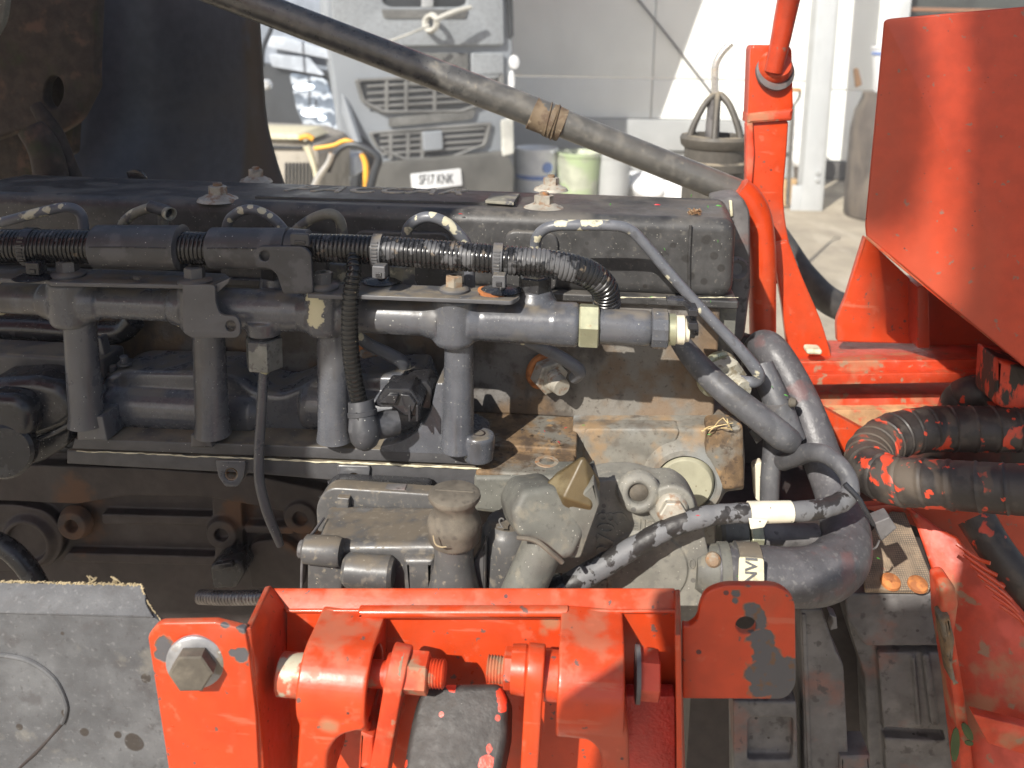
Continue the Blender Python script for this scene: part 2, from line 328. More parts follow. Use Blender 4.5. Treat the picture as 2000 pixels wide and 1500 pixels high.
m_conduit2 = MAT('black_branch_conduit', (.012, .012, .012), .2, [([('S', 250, .12, .3)], (.4, .32, .2), .7, .7)], var=.1)
m_hose = MAT('dusty_grey_rubber_hose', (.078, .078, .084), .5, [([('N', 50, .45, .7, 6, 0, (1, 1, .35))], (.115, .115, .122), .55), ([('N', 260, .58, .68, 3, 6)], (.17, .165, .155), .7, .5), ([('N', 60, .58, .72, 5, 4)], (.055, .05, .048), .5, .7), (SPECK2, (.35, .33, .3), .7, .7)], bump=[(260, .25), (40, .1)], var=.15)
m_hosered = MAT('grey_hose_with_red_overspray', (.078, .075, .080), .42, [([('N', 45, .5, .72, 6, 3)], (.105, .10, .106), .5), ([('N', 240, .57, .68, 3, 6)], (.17, .165, .16), .6, .5), ([('N', 70, .6, .7, 6, 13, (1, 1, .3))], (.045, .042, .042), .5, .7), ([('N', 26, .60, .70, 5, 6)], (.20, .07, .06), .6, .35)], bump=[(200, .35), (520, .3, .0006)], var=.15)
PCH = [(x, y, .739, r) for x, y, r in ((45, 422, 8), (92, 409, 8), (116, 402, 8), (446, 436, 9), (470, 412, 8), (488, 404, 6), (512, 410, 9), (528, 420, 6), (553, 442, 5), (796, 452, 10), (846, 421, 10), (872, 432, 9), (815, 428, 6), (1050, 470, 10), (1090, 436, 9), (1142, 434, 9), (1156, 434, 11), (1166, 434, 9), (1318, 540, 8), (162, 438, 10), (1130, 722, 6))]
m_pipe = MAT('grey_painted_pipe', (.118, .123, .138), .38, [([('P', PCH, 160, 1.8, .05)], (.54, .50, .36), .65), ([('N', 42, .60, .63, 3, 11)], (.56, .52, .38), .6), (SPECK, WHITEG, .5, .8), ([('N', 120, .56, .66)], (.08, .08, .085), .5, .7)], bump=[(250, .15)], var=.12)
m_pipeold = MAT('weathered_beige_pipe', (.205, .195, .155), .6, [([('N', 50, .5, .6)], (.085, .085, .088), .5), ([('N', 80, .58, .66, 4, 3)], (.5, .46, .34), .7)], bump=[(250, .25)], var=.15)
m_cream = MAT('bare_cream_primer', (.60, .56, .40), .7, [([('N', 140, .5, .65)], (.42, .38, .26), .8)], bump=[(180, .5)], var=.1)
m_tape = MAT('black_tape_with_grey_overspray', (.026, .023, .022), .5, [([('N', 42, .495, .515, 5, 2)], (.135, .135, .14), .6), ([('N', 90, .6, .66, 4, 7)], (.05, .045, .045), .5)], bump=[(70, .6, .002), (240, .2)], var=.15)
m_label = MAT('cream_paper_tape', (.66, .61, .48), .7, [([('S', 120, .12, .3)], (.1, .09, .08), .7)], bump=[(90, .3)], var=.08)
CHIPG = (.085, .082, .088)
def red(name, chips=(), extra=(), base=(.50, .048, .010), rough=.33, wob=1.0):
    ly = [([('N', 20, .45, .75)], (.48, .066, .018), .5, .5), ([('N', 34, .57, .66, 8, 21, (1, 1, .25))], (.38, .075, .03), .6, .45), ([('N', 90, .64, .69, 6, 31, (.12, 1, 1))], (.52, .17, .10), .6, .35), ([('U', .5, .95), ('N', 40, .42, .62, 6, 9)], (.33, .17, .10), .85, .5), ([('N', 11, .60, .72, 8, 17)], (.34, .08, .045), .7, .6), ([('N', 75, .60, .68, 5, 3)], (.54, .14, .075), .7, .35), ([('S', 60, .12, .35)], (.06, .03, .03), .6, .9), ([('N', 130, .665, .70, 4, 6)], (.10, .07, .06), .7, .9)]
    if chips: 
        ly.append(([('P', [(a, b_, c, r * 1.13) for a, b_, c, r in chips], 110, wob * 2.0, .06)], (.30, .095, .05), .7))
        ly.append(([('P', list(chips), 110, wob * 2.0, .05)], CHIPG, .55, 1, -.0004))
        ly.append(([('P', list(chips), 110, wob * 2.0, .05), ('N', 160, .56, .66, 5, 3)], (.15, .085, .05), .8))
    return MAT(name, base, rough, ly + list(extra), bump=[(110, .12), (420, .08, .0005)], var=.08, coat=.12)
m_red = red('red_enamel')
m_redpin = MAT('red_overspray_on_zinc', (.50, .13, .07), .4, [([('N', 60, .48, .56)], (.42, .40, .30), .45), ([('N', 40, .55, .65, 4, 4)], (.7, .05, .02), .35)], metal=.2, bump=[(200, .2)], var=.15)
m_redworn = MAT('worn_red_paint_with_dirt', (.47, .045, .012), .5, [([('N', 24, .50, .62)], (.36, .17, .09), .85, .8), ([('N', 70, .58, .66, 5, 4)], (.26, .19, .12), .9, .8), ([('N', 16, .52, .64, 4, 8)], (.7, .09, .05), .5, .7)], bump=[(120, .35)], var=.15)
m_redfaded = MAT('faded_red_panel', (.43, .047, .016), .34, [([('N', 9, .4, .7, 4, 0, (1, 1, .3))], (.39, .07, .035), .38, .7), ([('S', 110, .11, .4)], (.05, .03, .03), .6, .9), ([('N', 120, .66, .69, 4, 3)], (.2, .12, .09), .7, .8)], bump=[(30, .05), (300, .06, .0004)], var=.1)
m_panel = MAT('dusty_grey_plastic', (.082, .083, .088), .6, [([('N', 16, .42, .66, 7)], (.130, .132, .137), .75), ([('N', 60, .52, .7, 7, 3)], (.07, .067, .07), .6, .8), ([('P', [(262, 1450, .515, 20), (230, 1435, .515, 8), (38, 1420, .515, 7), (126, 1392, .515, 7), (165, 1430, .515, 9), (285, 1325, .515, 10), (122, 1237, .515, 4)], 70, .6, .1)], (.045, .038, .034), .5), (SPECK2, (.6, .58, .52), .7), ([('N', 260, .58, .70, 3, 5)], (.22, .22, .22), .8, .3), ([('N', 210, .60, .72, 3, 9)], (.055, .053, .055), .6, .6), ([('N', 26, .62, .72, 8, 12)], (.20, .185, .155), .85, .5)], bump=[(160, .3), (600, .25, .0005)], var=.15)
m_strut = MAT('brown_worn_steel_tube', (.12, .118, .113), .30, [([('N', 60, .45, .7)], (.16, .152, .136), .36), ([('G', 'x', at(860, 150, 1.02).x, at(1050, 230, 1.02).x), ('N', 12, .3, .6)], (.125, .115, .098), .4, .5), ([('N', 120, .66, .72)], (.2, .17, .13), .6, .5)], metal=.5, bump=[(180, .25), (700, .2, .0004)], var=.15)
m_strutband = MAT('brown_dirty_tape', (.145, .105, .065), .75, [([('N', 70, .5, .62)], (.10, .065, .04), .8), ([('N', 110, .6, .68)], (.28, .22, .15), .8)], bump=[(150, .4)], var=.2)
m_gear = MAT('grey_gearbox_casting', (.10, .094, .094), .6, [([('N', 26, .45, .65)], (.15, .142, .14), .6), ([('N', 18, .56, .7, 5, 5)], (.22, .085, .06), .7, .55), ([('S', 90, .16, .3)], (.03, .025, .025), .5, .9), ([('N', 75, .58, .68, 4, 9)], (.045, .04, .04), .6, .8)], bump=[(60, .3), (300, .3)], var=.15)
m_sleeve = MAT('black_spiral_wrap', (.033, .028, .026), .48, [([('P', [(1715, 880, .83, 75), (1740, 935, .74, 50), (1820, 925, .71, 40)], 60, 2.0, .5)], (.10, .078, .058), .75, .85), ([('P', [(1690, 905, .78, 15), (1702, 930, .76, 17), (1716, 955, .74, 16), (1722, 925, .75, 11), (1768, 925, .72, 10), (1760, 948, .71, 10), (1826, 940, .70, 9), (1828, 915, .70, 8), (1822, 962, .70, 9), (1905, 918, .70, 9), (1888, 938, .70, 7), (1884, 975, .69, 8), (1690, 872, .82, 12), (1720, 852, .86, 9), (1760, 838, .86, 8)], 150, 2.2, .06)], (.56, .06, .025), .5), ([('N', 45, .52, .62)], (.065, .055, .047), .65), ([('W', 9.5, 'X', .82, .90, 4.5), ('N', 38, .52, .56, 6, 4)], (.56, .06, .025), .5), ([('N', 55, .66, .68, 5, 14)], (.56, .06, .025), .5), ([('W', 9.5, 'X', .70, .9, 3.0), ('N', 30, .5, .6, 5, 24)], (.12, .09, .065), .8, .5)], bump=[(120, .4)], var=.2)
m_steel = MAT('bright_bent_steel', (.62, .60, .56), .3, [([('N', 60, .55, .7)], (.35, .3, .24), .6)], metal=.7, var=.1)

m_galvd = MAT('dull_ribbed_metal', (.22, .20, .19), .3, [([('N', 60, .5, .7)], (.10, .08, .07), .6)], metal=.6)
# ------------------------------------------------------------------ the engine: block and head
X = lambda px, py, Y: at(px, py, Y).x
Z = lambda px, py, Y: at(px, py, Y).z
eng = thing('engine_block', 'stained cast engine block and cylinder head, bare and rusty at its right end', 'engine', at(900, 930, .78))
xl = X(-120, 700, .80)
h = box('cylinder_head', (xl, .80, Z(1200, 822, .80)), (X(1402, 700, .80), 1.0, Z(1200, 574, .80)), m_head, eng, .003)
plate('head_end_face', fil([(1385, 596), (1440, 590), (1432, 700), (1405, 735), (1380, 690)], 8), .815, .10, m_cast, h)
# the deck behind the pads and the stepped front of the block
box('deck', (xl, .735, Z(700, 880, .735)), (X(1128, 840, .77), .812, Z(1100, 842, .77)), m_rust, eng, .002)
plate('block_side', fil([(1118, 838), (1452, 838), (1456, 900), (1454, 958), (1420, 962), (1400, 990), (1395, 1160), (1130, 1160), (1125, 930)], 6), .77, .15, m_block, eng, bev=.003)
tabp = plate('corner_pad', fil([(1383, 836), (1452, 832), (1455, 955), (1412, 960), (1400, 930), (1378, 888)], 9), .757, .03, m_rust, eng, bev=.004)
plate('raised_rib', fil([(1140, 838), (1330, 838), (1318, 868), (1296, 880), (1268, 905), (1262, 960), (1140, 960)], 12), .768, .02, m_block, eng, bev=.0018)
c = at(1338, 942, .762)
rg = lathe('plug_ring', c + V((0, .012, 0)), (0, -1, 0), [(0, RR(86, c)), (.010, RR(80, c)), (.016, RR(70, c)), (.0165, RR(60, c)), (.008, RR(57, c))], m_block, eng, 48)
lathe('core_plug', c + V((0, .004, 0)), (0, -1, 0), [(0, RR(57, c)), (.006, RR(55, c)), (.009, RR(50, c)), (.009, 0)], m_plug, eng, 48)
# rusty mounting pad left of it, reaching forward
padp = [(958, 868), (1120, 868), (1128, 905), (1150, 935), (1165, 985), (1040, 985), (1020, 965), (940, 962)]
box('mounting_pad', (X(930, 930, .70), .695, Z(1040, 960, .695)), (X(1122, 925, .70), .81, Z(1040, 926, .695)), m_rust, eng, .003)
zp = Z(1040, 926, .695)
for x, y in ((1083, 845), (1068, 902)):
    p = onz(x, y, zp)
    lathe('threaded_hole', p - V((0, 0, .0005)), (0, 0, 1), [(0, RR(24, p)), (.0012, RR(23, p)), (.0012, RR(15, p)), (-.012, RR(14, p))], m_rustbolt, eng, 24, closed=False)
pd = plate('pad_skirt', fil([(925, 931), (1120, 931), (1150, 938), (1182, 960), (1180, 1000), (1140, 1010), (1020, 1010), (925, 1000)], 8), .692, .03, m_cast, eng, bev=.004, seg=4)
# long flange under the manifold with its crumbling gasket
def strip(name, pts, Y, d, mat, par, bev=.0015): return plate(name, pts, Y, d, mat, par, bev=bev)
strip('block_flange', [(130, 880), (520, 897), (930, 914), (935, 945), (1000, 945), (1000, 968), (640, 938), (500, 926), (130, 906)], .7005, .08, m_paintdust, eng)
gk = []
bm = bmesh.new(); P = []; R_ = []
for i in range(160):
    t = i / 159; x = 150 + t * 790; y = 880.5 + t * 35 + 2.2 * mnoise.noise(V((t * 16, 5, 0))) + 1.2 * mnoise.noise(V((t * 60, 9, 0)))
    P.append(at(x, y, .6995)); R_.append(.0004 + .0009 * max(0, .4 + mnoise.noise(V((t * 34, 2, 8))) * 1.3) * (.3 + t))
sweep(bm, P, R_, 6); mk('crumbling_gasket', bm, m_cream, eng)
for cx, cy, w in ((450, 927, 24), (690, 937, 27)):
    lug = plate('flange_lug', fil([(cx - w - 6, cy - 28), (cx + w + 6, cy - 26), (cx + w + 2, cy + 6), (cx + 14, cy + 24), (cx - 10, cy + 24), (cx - w, cy + 4)], 6), .697, .022, m_paint, eng, holes=[circ(cx + 1, cy, 13, n=18)])
    p = at(cx + 1, cy, .698)
    lathe('threaded_hole', p, (0, 1, 0), [(0, RR(13.5, p)), (.001, RR(11, p)), (.014, RR(10, p)), (.014, 0)], m_rustbolt, eng, 18, closed=False)
# shaded lower side with core plugs, ribs and bosses
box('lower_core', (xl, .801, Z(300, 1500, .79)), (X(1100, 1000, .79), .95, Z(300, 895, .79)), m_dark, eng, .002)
RAW = [plate('p', fil([(-60, 905), (280, 915), (500, 930), (640, 960), (640, 990), (560, 1000), (400, 970), (250, 968), (150, 985), (-60, 975)], 14), .775, .03, None)]
for pts in ([(196, 1004), (430, 1010), (436, 1028), (200, 1024)], [(130, 1080), (436, 1088), (440, 1106), (120, 1098)], [(412, 962), (470, 960), (474, 1100), (420, 1100)], [(-60, 985), (30, 985, 30), (100, 1000, 30), (128, 1060, 30), (100, 1110, 30), (-60, 1120)],
            [(476, 1026), (570, 1030), (574, 1044), (478, 1042)], [(480, 1060, 30), (560, 1052, 30), (600, 1100, 30), (590, 1150), (490, 1150)], [(560, 965), (630, 970), (625, 1045, 20), (575, 1040, 20)]):
    RAW.append(plate('p', fil(pts, 6), .778, .02, None))
for cx, cy, r, hol in ((62, 1052, 50, 2), (150, 1018, 30, 1), (440, 1035, 31, 1), (592, 1003, 33, 1)):
    p = at(cx, cy, .781)
    prof = [(0, RR(r * 1.2, p)), (.008, RR(r, p)), (.010, RR(r * .94, p))]
    prof += [(.010, RR(r * .45, p)), (-.004, RR(r * .4, p)), (-.004, 0)] if hol == 1 else [(.010, RR(r * .82, p)), (.003, RR(r * .78, p)), (.002, 0)]
    RAW.append(lathe('p', p, (0, -1, 0), prof, None, None, 32))
RAW.append(box('p', (xl, .79, Z(300, 1500, .79)), (X(1100, 1000, .79), .80, Z(300, 895, .79)), None))
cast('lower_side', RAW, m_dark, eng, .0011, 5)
tube('oil_pipe', [(-30, 1050, .72, 20), (20, 1075, .72, 20), (60, 1120, .72, 20), (90, 1180, .72, 20)], m_black, eng)
sw = plate('pressure_switch', fil([(408, 1108), (430, 1092), (465, 1094), (478, 1120), (460, 1150), (415, 1152)], 8), .75, .03, m_black, eng, bev=.004, seg=3)
plate('switch_clip', fil([(416, 1104), (452, 1098), (456, 1110), (418, 1116)], 4), .742, .006, m_black, sw, bev=.001)
def rib0(s, r): return r * (1 - .10 * (math.sin(s / .0045 * 2 * PI) > .3))
mh = tube('metal_hose', [(392, 1166, .72, 14), (450, 1168, .70, 14), (540, 1166, .68, 14)], m_galvd, None, 20, 10, rib0, True, .0006); tag(mh, 'ribbed dull metal hose running behind the left end of the red lip', 'hose')
plate('rear_flange', fil([(1396, 640), (1488, 668), (1548, 780), (1600, 900), (1640, 1050), (1640, 1190), (1396, 1190)], 10), .965, .02, m_dark, eng, bev=.003)  # dark sheet added so the gap beside the hose stays dark
# ------------------------------------------------------------------ rocker cover
rc = thing('rocker_cover', 'weathered dark valve cover along the engine top with raised lettering', 'engine cover', at(900, 578, .80))
p = [at(-140, 560, .80), at(1440, 582, .80)]
zb = Z(1200, 577, .80); zt = Z(1150, 412, .80); ztr = Z(1150, 377, .96)
x0, x1 = X(-140, 500, .80), X(1436, 500, .80); x1r = X(1418, 420, .96)
hull8('cover_body', [(x0, .80, zb), (x1, .80, zb), (x1r, .96, zb), (x0, .96, zb), (x0, .803, zt - .004), (x1, .803, zt - .004), (x1r, .96, ztr), (x0, .96, ztr)], m_cover, rc, .013, 5)
tube('end_ridge', [(1349, 440, .801, 3), (1346, 500, .7995, 3), (1346, 566, .7995, 3)], m_cover, rc, 10)
for a, b in ((430, 640), (690, 880), (985, 1090), (180, 330)):
    plate('side_boss', fil([(a, 450), (b, 455), (b, 570), (a, 565)], 25), .797, .01, m_cover, rc, bev=.0025)
box('cover_lip', (x0, .792, zb - .006), (X(1445, 570, .79), .965, zb + .002), m_cover, rc, .002)
bm = bmesh.new(); P = []; R_ = []
for i in range(70):
    t = i / 69; P.append(at(1180 + t * 262, 581 + mnoise.noise(V((t * 20, 1, 4))), .7915)); R_.append(.0002 + .0012 * max(0, mnoise.noise(V((t * 18, 7, 2))) + .1))
sweep(bm, P, R_, 6); mk('sealant_bead', bm, m_cream, rc)
# raised lettering on the top
topn = (V((0, .157, ztr - zt + .004))).normalized()
def topz(Y): return zt - .004 + (ztr - zt + .004) * (Y - .803) / .157
def ontop(px, py):
    d = ray(px, py); n = V((0, -topn.z, topn.y)) * -1; o = V((0, .803, zt - .004))
    return CAM + d * ((o - CAM).dot(n) / d.dot(n))
npl = Pl(V((0, .803, zt - .004)), (1, 0, 0), topn)
m_letter = MAT('dusty_raised_letter', (.42, .38, .30), .6, [([('N', 60, .5, .62)], (.56, .50, .38), .8)], bump=[(300, .2)], var=.2)
bs = plate('name_panel', [(498, 383), (545, 364), (1016, 378), (1004, 397)], Pl(V((0, .803, zt - .0015)), (1, 0, 0), topn), .005, m_cover, rc, bev=.0006)
M0 = Matrix.Translation(V((0, 0, .0026)))
for ch, px in zip('PACCAR', (582, 645, 705, 765, 826, 882)):
    o = ontop(px, 374 + (px - 580) * .02) + V((0, 0, .0026))
    letters('raised_letter', ch, .062, .0012, frame(o, (1, 0, 0), topn), m_letter, bs, .0006, .3, .72)
plate('size_badge', [(948, 391), (962, 376), (1014, 378), (1003, 395)], Pl(V((0, .803, zt + .0015)), (1, 0, 0), topn), .003, m_pipeold, bs, bev=.0005)
for px, py, sc, mt in ((1062, 404, 1, m_bolt), (426, 386, .95, m_bolt), (1076, 366, .8, m_bolt), (500, 350, .75, m_bolt)):
    o = ontop(px, py + 2); r = RR(34 * sc, o)
    w = lathe('cone_washer', o - V((0, 0, .002)), (0, 0, 1), [(0, r * 1.25), (.003, r * 1.12), (.0035, r * .98), (.006, r * .72), (.007, r * .5)], mt, rc, 28)
    hexa('bolt_head', o + V((0, 0, .0045)), (0, 0, 1), .0085, r * .56, mt, w, rot=.4)
    lathe('stud_end', o + V((0, 0, .0125)), (0, 0, 1), [(0, r * .27), (.003, r * .27), (.0037, r * .18), (.0037, 0)], m_rustbolt, w, 14)
# grey bracket standing behind its right end
gb = thing('end_bracket', 'grey rubbery end bracket between the valve cover and the red pipe', 'bracket', at(1440, 600, .93))
plate('bracket_plate', fil([(1392, 392), (1430, 384), (1452, 386), (1466, 415), (1467, 560), (1455, 660), (1425, 690), (1405, 640), (1428, 560), (1430, 440), (1400, 420)], 10), .945, .05, m_gear, gb, bev=.005)
plate('chipped_edge', fil([(1424, 392), (1430, 392), (1432, 422), (1427, 424)], 2), .942, .004, m_cream, gb)
lathe('lip_ring', at(1436, 525, .90), (.3, -1, .2), [(0, .013), (.006, .013), (.008, .010), (.004, .006)], m_gear, gb, 20)

# ------------------------------------------------------------------ intake manifold
im = thing('intake_manifold', 'dark grey intake manifold between the rail columns, dust along its foot', 'manifold', at(480, 870, .74))
MAN = [plate('p', fil([(140, 790), (186, 770), (205, 735, 16), (235, 725), (360, 727, 4), (432, 728, 14), (470, 742, 20), (500, 765, 20), (550, 772, 22), (592, 752, 22), (622, 733), (820, 735), (845, 800), (840, 855), (930, 862), (930, 875), (520, 862), (150, 852)], 8), .734, .06, None, bev=.006, seg=3)]
plate('manifold_flange', [(145, 857), (520, 869), (935, 886), (935, 909), (520, 892), (140, 877)], .700, .07, m_paintdust, im, bev=.0015)
# top face catching dust behind
MAN.append(tube('p', [(196, 738, .730, 7), (198, 765, .731, 6), (215, 790, .730, 6), (245, 812, .731, 6), (275, 815, .732, 6)], None, None, 10))
for xa, xb, yy, rr_ in ((214, 440, 786, 46), (425, 520, 800, 42), (590, 845, 788, 46)):
    pa = at(xa, yy, .742); MAN.append(lathe('p', pa, (1, 0, 0), [(0, RR(rr_ * .6, pa)), (.004, RR(rr_ * .92, pa)), (.010, RR(rr_, pa)), (X(xb, yy, .742) - pa.x - .010, RR(rr_, pa)), (X(xb, yy, .742) - pa.x, RR(rr_ * .7, pa))], None, None, 28))
for cx, cy, w, hh in ((178, 838, 28, 40), (392, 862, 20, 22)):
    plate('foot_block', fil([(cx - w, cy - hh * .6), (cx + w - 6, cy - hh * .62), (cx + w + 4, cy + hh * .6), (cx - w, cy + hh * .55)], 3), .694, .045, m_paint, im, bev=.0015)
cast('manifold_body', MAN, m_paint, im, .001, 8)
for x, y in ((222, 722), (243, 704)):
    p = at(x, y + 8, .745); lathe('small_bolt', p, (0, 0, 1), [(0, RR(14, p)), (.002, RR(14, p)), (.0022, RR(8, p)), (.008, RR(8, p)), (.009, RR(6, p)), (.009, 0)], m_paint, im, 14)
pbox('bolt_tab', 213, 722, 258, 731, .744, .03, m_paint, im, .001)
plate('web', fil([(186, 660), (196, 660), (215, 735), (186, 735)], 3), .745, .012, m_paint, im)
# heater cover at the far left
hc = thing('heater_cover', 'glossy black lobed cover with a round cap at the left end of the manifold', 'cover', at(60, 870, .70))
plate('cover_shell', fil([(-30, 745), (60, 738, 20), (118, 752, 30), (143, 790, 30), (145, 815), (120, 838), (40, 868), (-30, 880)], 12), .70, .05, m_black, hc, bev=.012, seg=5)
plate('cover_shell', fil([(-30, 772), (30, 775, 20), (55, 800, 25), (58, 845, 15), (36, 870), (-30, 885)], 10), .68, .04, m_black, hc, bev=.010, seg=5)
plate('lower_shell', fil([(-30, 880), (45, 868), (140, 828), (135, 870, 20), (80, 905, 20), (-30, 930)], 10), .712, .05, m_black, hc, bev=.004)
p = at(-10, 893, .67); lathe('round_cap', p + V((0, .02, 0)), (.25, -1, .1), [(0, RR(56, p)), (.012, RR(56, p)), (.015, RR(50, p)), (.0155, 0)], m_black, hc, 36)
tube('cover_edge', [(46, 866, .698, 5), (95, 850, .698, 5), (142, 826, .698, 5)], m_black, hc, 8)
sh = thing('coolant_manifold', 'dusty grey square-edged duct behind the leftmost rail column', 'duct', at(60, 730, .745))
box('duct_body', (xl, .735, Z(60, 738, .735)), (X(212, 700, .745), .775, Z(60, 694, .735)), m_paintdust, sh, .004)
tube('support_pipe', [(-30, 640, .79, 26), (70, 642, .79, 26), (170, 650, .79, 24), (235, 648, .79, 22), (262, 625, .79, 22)], m_black, sh, 16)

# ------------------------------------------------------------------ fuel rail
fr = thing('fuel_rail', 'grey common fuel rail on four columns with a sensor plugged into its right end', 'fuel rail', at(890, 880, .70))
YA = .70
o = at(700, 614, YA)
def ax(px): return V((X(px, 610, YA), YA, o.z))
r0 = lambda r: RR(r, o)
prof = []
for px, r in ((-60, 31), (30, 32), (95, 33), (112, 36), (175, 36), (192, 33), (205, 32), (335, 32), (352, 36), (430, 38), (448, 41), (560, 41), (588, 38), (596, 36), (680, 36), (700, 35), (830, 36), (938, 38), (945, 40), (1078, 41), (1080, 42.5), (1126, 43), (1132, 38)):
    prof.append((ax(px).x - ax(-60).x, r0(r)))
RAIL = [lathe('p', ax(-60), (1, 0, 0), prof, None, None, 40)]
lathe('cream_ring', ax(-8) , (1, 0, 0), [(0, r0(30)), (.001, r0(35)), (.008, r0(36)), (.009, r0(31))], m_cream, fr, 36)
for px, t, b, hw, cw, cb in ((145, 556, 651, 42, 33, 842), (396, 566, 660, 42, 33, 862), (640, 566, 668, 42, 33, 872), (889, 586, 690, 42, 30, 885)):
    c0 = ax(px); zt_ = Z(px, t, YA - .02); zb_ = Z(px, b, YA - .02)
    yo = V((c0.x, YA - .003, zb_)); H = zt_ - zb_
    bo = lathe('p', yo, (0, 0, 1), [(0, r0(hw * .55)), (.002, r0(hw * .86)), (.006, r0(hw)), (H * .5, r0(hw * 1.03)), (H - .004, r0(hw)), (H - .001, r0(hw * .9)), (H, r0(hw * .5)), (H, 0)], None, None, 32); RAIL.append(bo)
    for sgn in (-1, 1): RAIL.append(lathe('p', V((c0.x + sgn * r0(30), YA, o.z)), (sgn, 0, 0), [(0, r0(44)), (r0(14), r0(41)), (r0(30), r0(36)), (r0(36), r0(20))], None, None, 32))
    zc = Z(px, cb, YA - .015)
    if px == 889: COL4 = (c0, zc, zb_); continue
    lathe('column', V((c0.x + RR(10, c0), YA, zc)), (-.0, 0, 1), [(0, r0(cw * 1.12)), (.01, r0(cw * 1.02)), (zb_ - zc, r0(cw * .95)), (zb_ - zc + .006, r0(cw * .9))], m_paint, fr, 28)
p = at(930, 915, .685); zb_ = p.z; zt_ = Z(930, 846, .70)
sb = lathe('p', V((p.x, .70, zb_)), (0, 0, 1), [(0, r0(20)), (.002, r0(30)), (zt_ - zb_ - .003, r0(33)), (zt_ - zb_, r0(30)), (zt_ - zb_, 0)], None, None, 28)
lathe('threaded_hole', V((p.x, .70, zt_ - .0004)), (0, 0, 1), [(0, r0(14)), (.0010, r0(13)), (.0010, r0(10.5)), (.0004, r0(10)), (.0004, 0)], m_dark, fr, 24, 20)  # shallow disc in a dark colour stands in for the hole's shade
c0, zc, zq = COL4
cc = lathe('p', V((c0.x + RR(8, c0), YA, zc - .004)), (0, 0, 1), [(0, r0(36)), (.012, r0(32)), (zq - zc + .004, r0(28)), (zq - zc + .010, r0(26))], None, None, 32)
cast('column', [sb, cc, plate('p', fil([(850, 822), (925, 838), (950, 850), (950, 905), (925, 912), (880, 905), (850, 890)], 10), .705, .03, None),
    plate('p', fil([(742, 872), (800, 858, 40), (838, 815, 40), (852, 748), (868, 748), (872, 894), (742, 889)], 4), .700, .04, None)], m_paint, fr, .0008, 10)
# torn paint on the third boss
# end fitting and sensor
a1 = ax(1132); hexa('end_nut', a1, (1, 0, 0), ax(1171).x - a1.x, r0(44), m_zinc, fr, rot=.25, up=(0, -1, .45))
sv = lathe('sensor_body', ax(1171), (1, 0, 0), [(0, r0(30)), (.001, r0(33)), (.036, r0(34)), (.041, r0(33)), (.043, r0(29))], m_paint, fr, 32)
lathe('sensor_collar', ax(1273), (1, 0, 0), [(0, r0(36)), (.001, r0(38)), (ax(1306).x - ax(1273).x - .001, r0(38)), (ax(1306).x - ax(1273).x, r0(34))], m_paint, sv, 12, 20)
lathe('seal_ring', ax(1306), (1, 0, 0), [(0, r0(30)), (.006, r0(30)), (.0065, r0(26))], m_zinc, sv, 28)
lathe('white_insert', ax(1318), (1, 0, 0), [(0, r0(27)), (.008, r0(28)), (.009, r0(23)), (.012, r0(22))], m_label, sv, 20)
clp = plate('connector_clip', fil([(1303, 586), (1338, 588), (1360, 606), (1362, 640), (1338, 664), (1303, 664), (1303, 658), (1334, 656), (1350, 636), (1350, 614), (1334, 596), (1303, 594)], 2), .692, .014, m_black, sv, bev=.0006)
for y in (612, 638): pbox('clip_latch', 1344, y - 7, 1364, y + 7, .684, .02, m_black, clp, .001)
lathe('connector_core', ax(1334), (1, 0, 0), [(0, r0(16)), (.010, r0(15)), (.011, r0(10)), (.013, r0(10))], m_black, sv, 18)
# risers
zz = Z(1045, 548, .71); c0 = V((ax(1042).x, .712, o.z))
RAIL.append(lathe('p', c0, (0, 0, 1), [(0, r0(44)), (r0(36), r0(44)), (r0(50), r0(36)), (r0(58), r0(33))], None, None, 28))
hexa('riser_nut', c0 + V((0, 0, r0(56))), (0, 0, 1), r0(30), r0(33), m_black, fr)
for px in (775, 520, 655):
    c0 = V((ax(px).x, .722, o.z)); RAIL.append(lathe('p', c0, (0, 0, 1), [(0, r0(36)), (r0(40), r0(30)), (r0(54), r0(28))], None, None, 24))
    hexa('riser_nut', c0 + V((0, 0, r0(52))), (0, 0, 1), r0(40), r0(28), m_pipeold if px != 520 else m_black, fr)
c0 = V((ax(519).x, .695, Z(519, 652, .695))); RAIL.append(lathe('p', c0, (0, 0, 1), [(0, r0(33)), (r0(30), r0(38))], None, None, 24))
cast('rail_body', RAIL, m_paint, fr, .0009, 12)
# outlet with its nut
q = V((ax(519).x, .694, Z(519, 716, .694)))
hexa('outlet_nut', q, (0, 0, 1), r0(62), r0(37), m_nut, fr, up=(.55, -1, 0))
lathe('outlet_thread', q + V((0, 0, r0(61))), (0, 0, 1), [(0, r0(26)), (r0(3), r0(29)), (r0(6), r0(26)), (r0(9), r0(29)), (r0(12), r0(26)), (r0(15), r0(29)), (r0(18), r0(26)), (r0(30), r0(33))], m_black, fr, 24, 20)
lathe('outlet_ferrule', q - V((0, 0, r0(14))), (0, 0, 1), [(0, r0(8)), (r0(4), r0(11)), (r0(15), r0(11))], m_zinc, fr, 18)
fp = tube('fuel_feed_pipe', [(515, 725, .694, 10), (512, 780, .694, 10), (506, 880, .692, 10), (507, 940, .69, 10), (522, 1000, .688, 10), (540, 1045, .688, 9), (548, 1066, .688, 7)], m_paint, None, 16)
tag(fp, 'thin dark pipe dropping from the hex nut under the rail, bent at its foot', 'pipe')

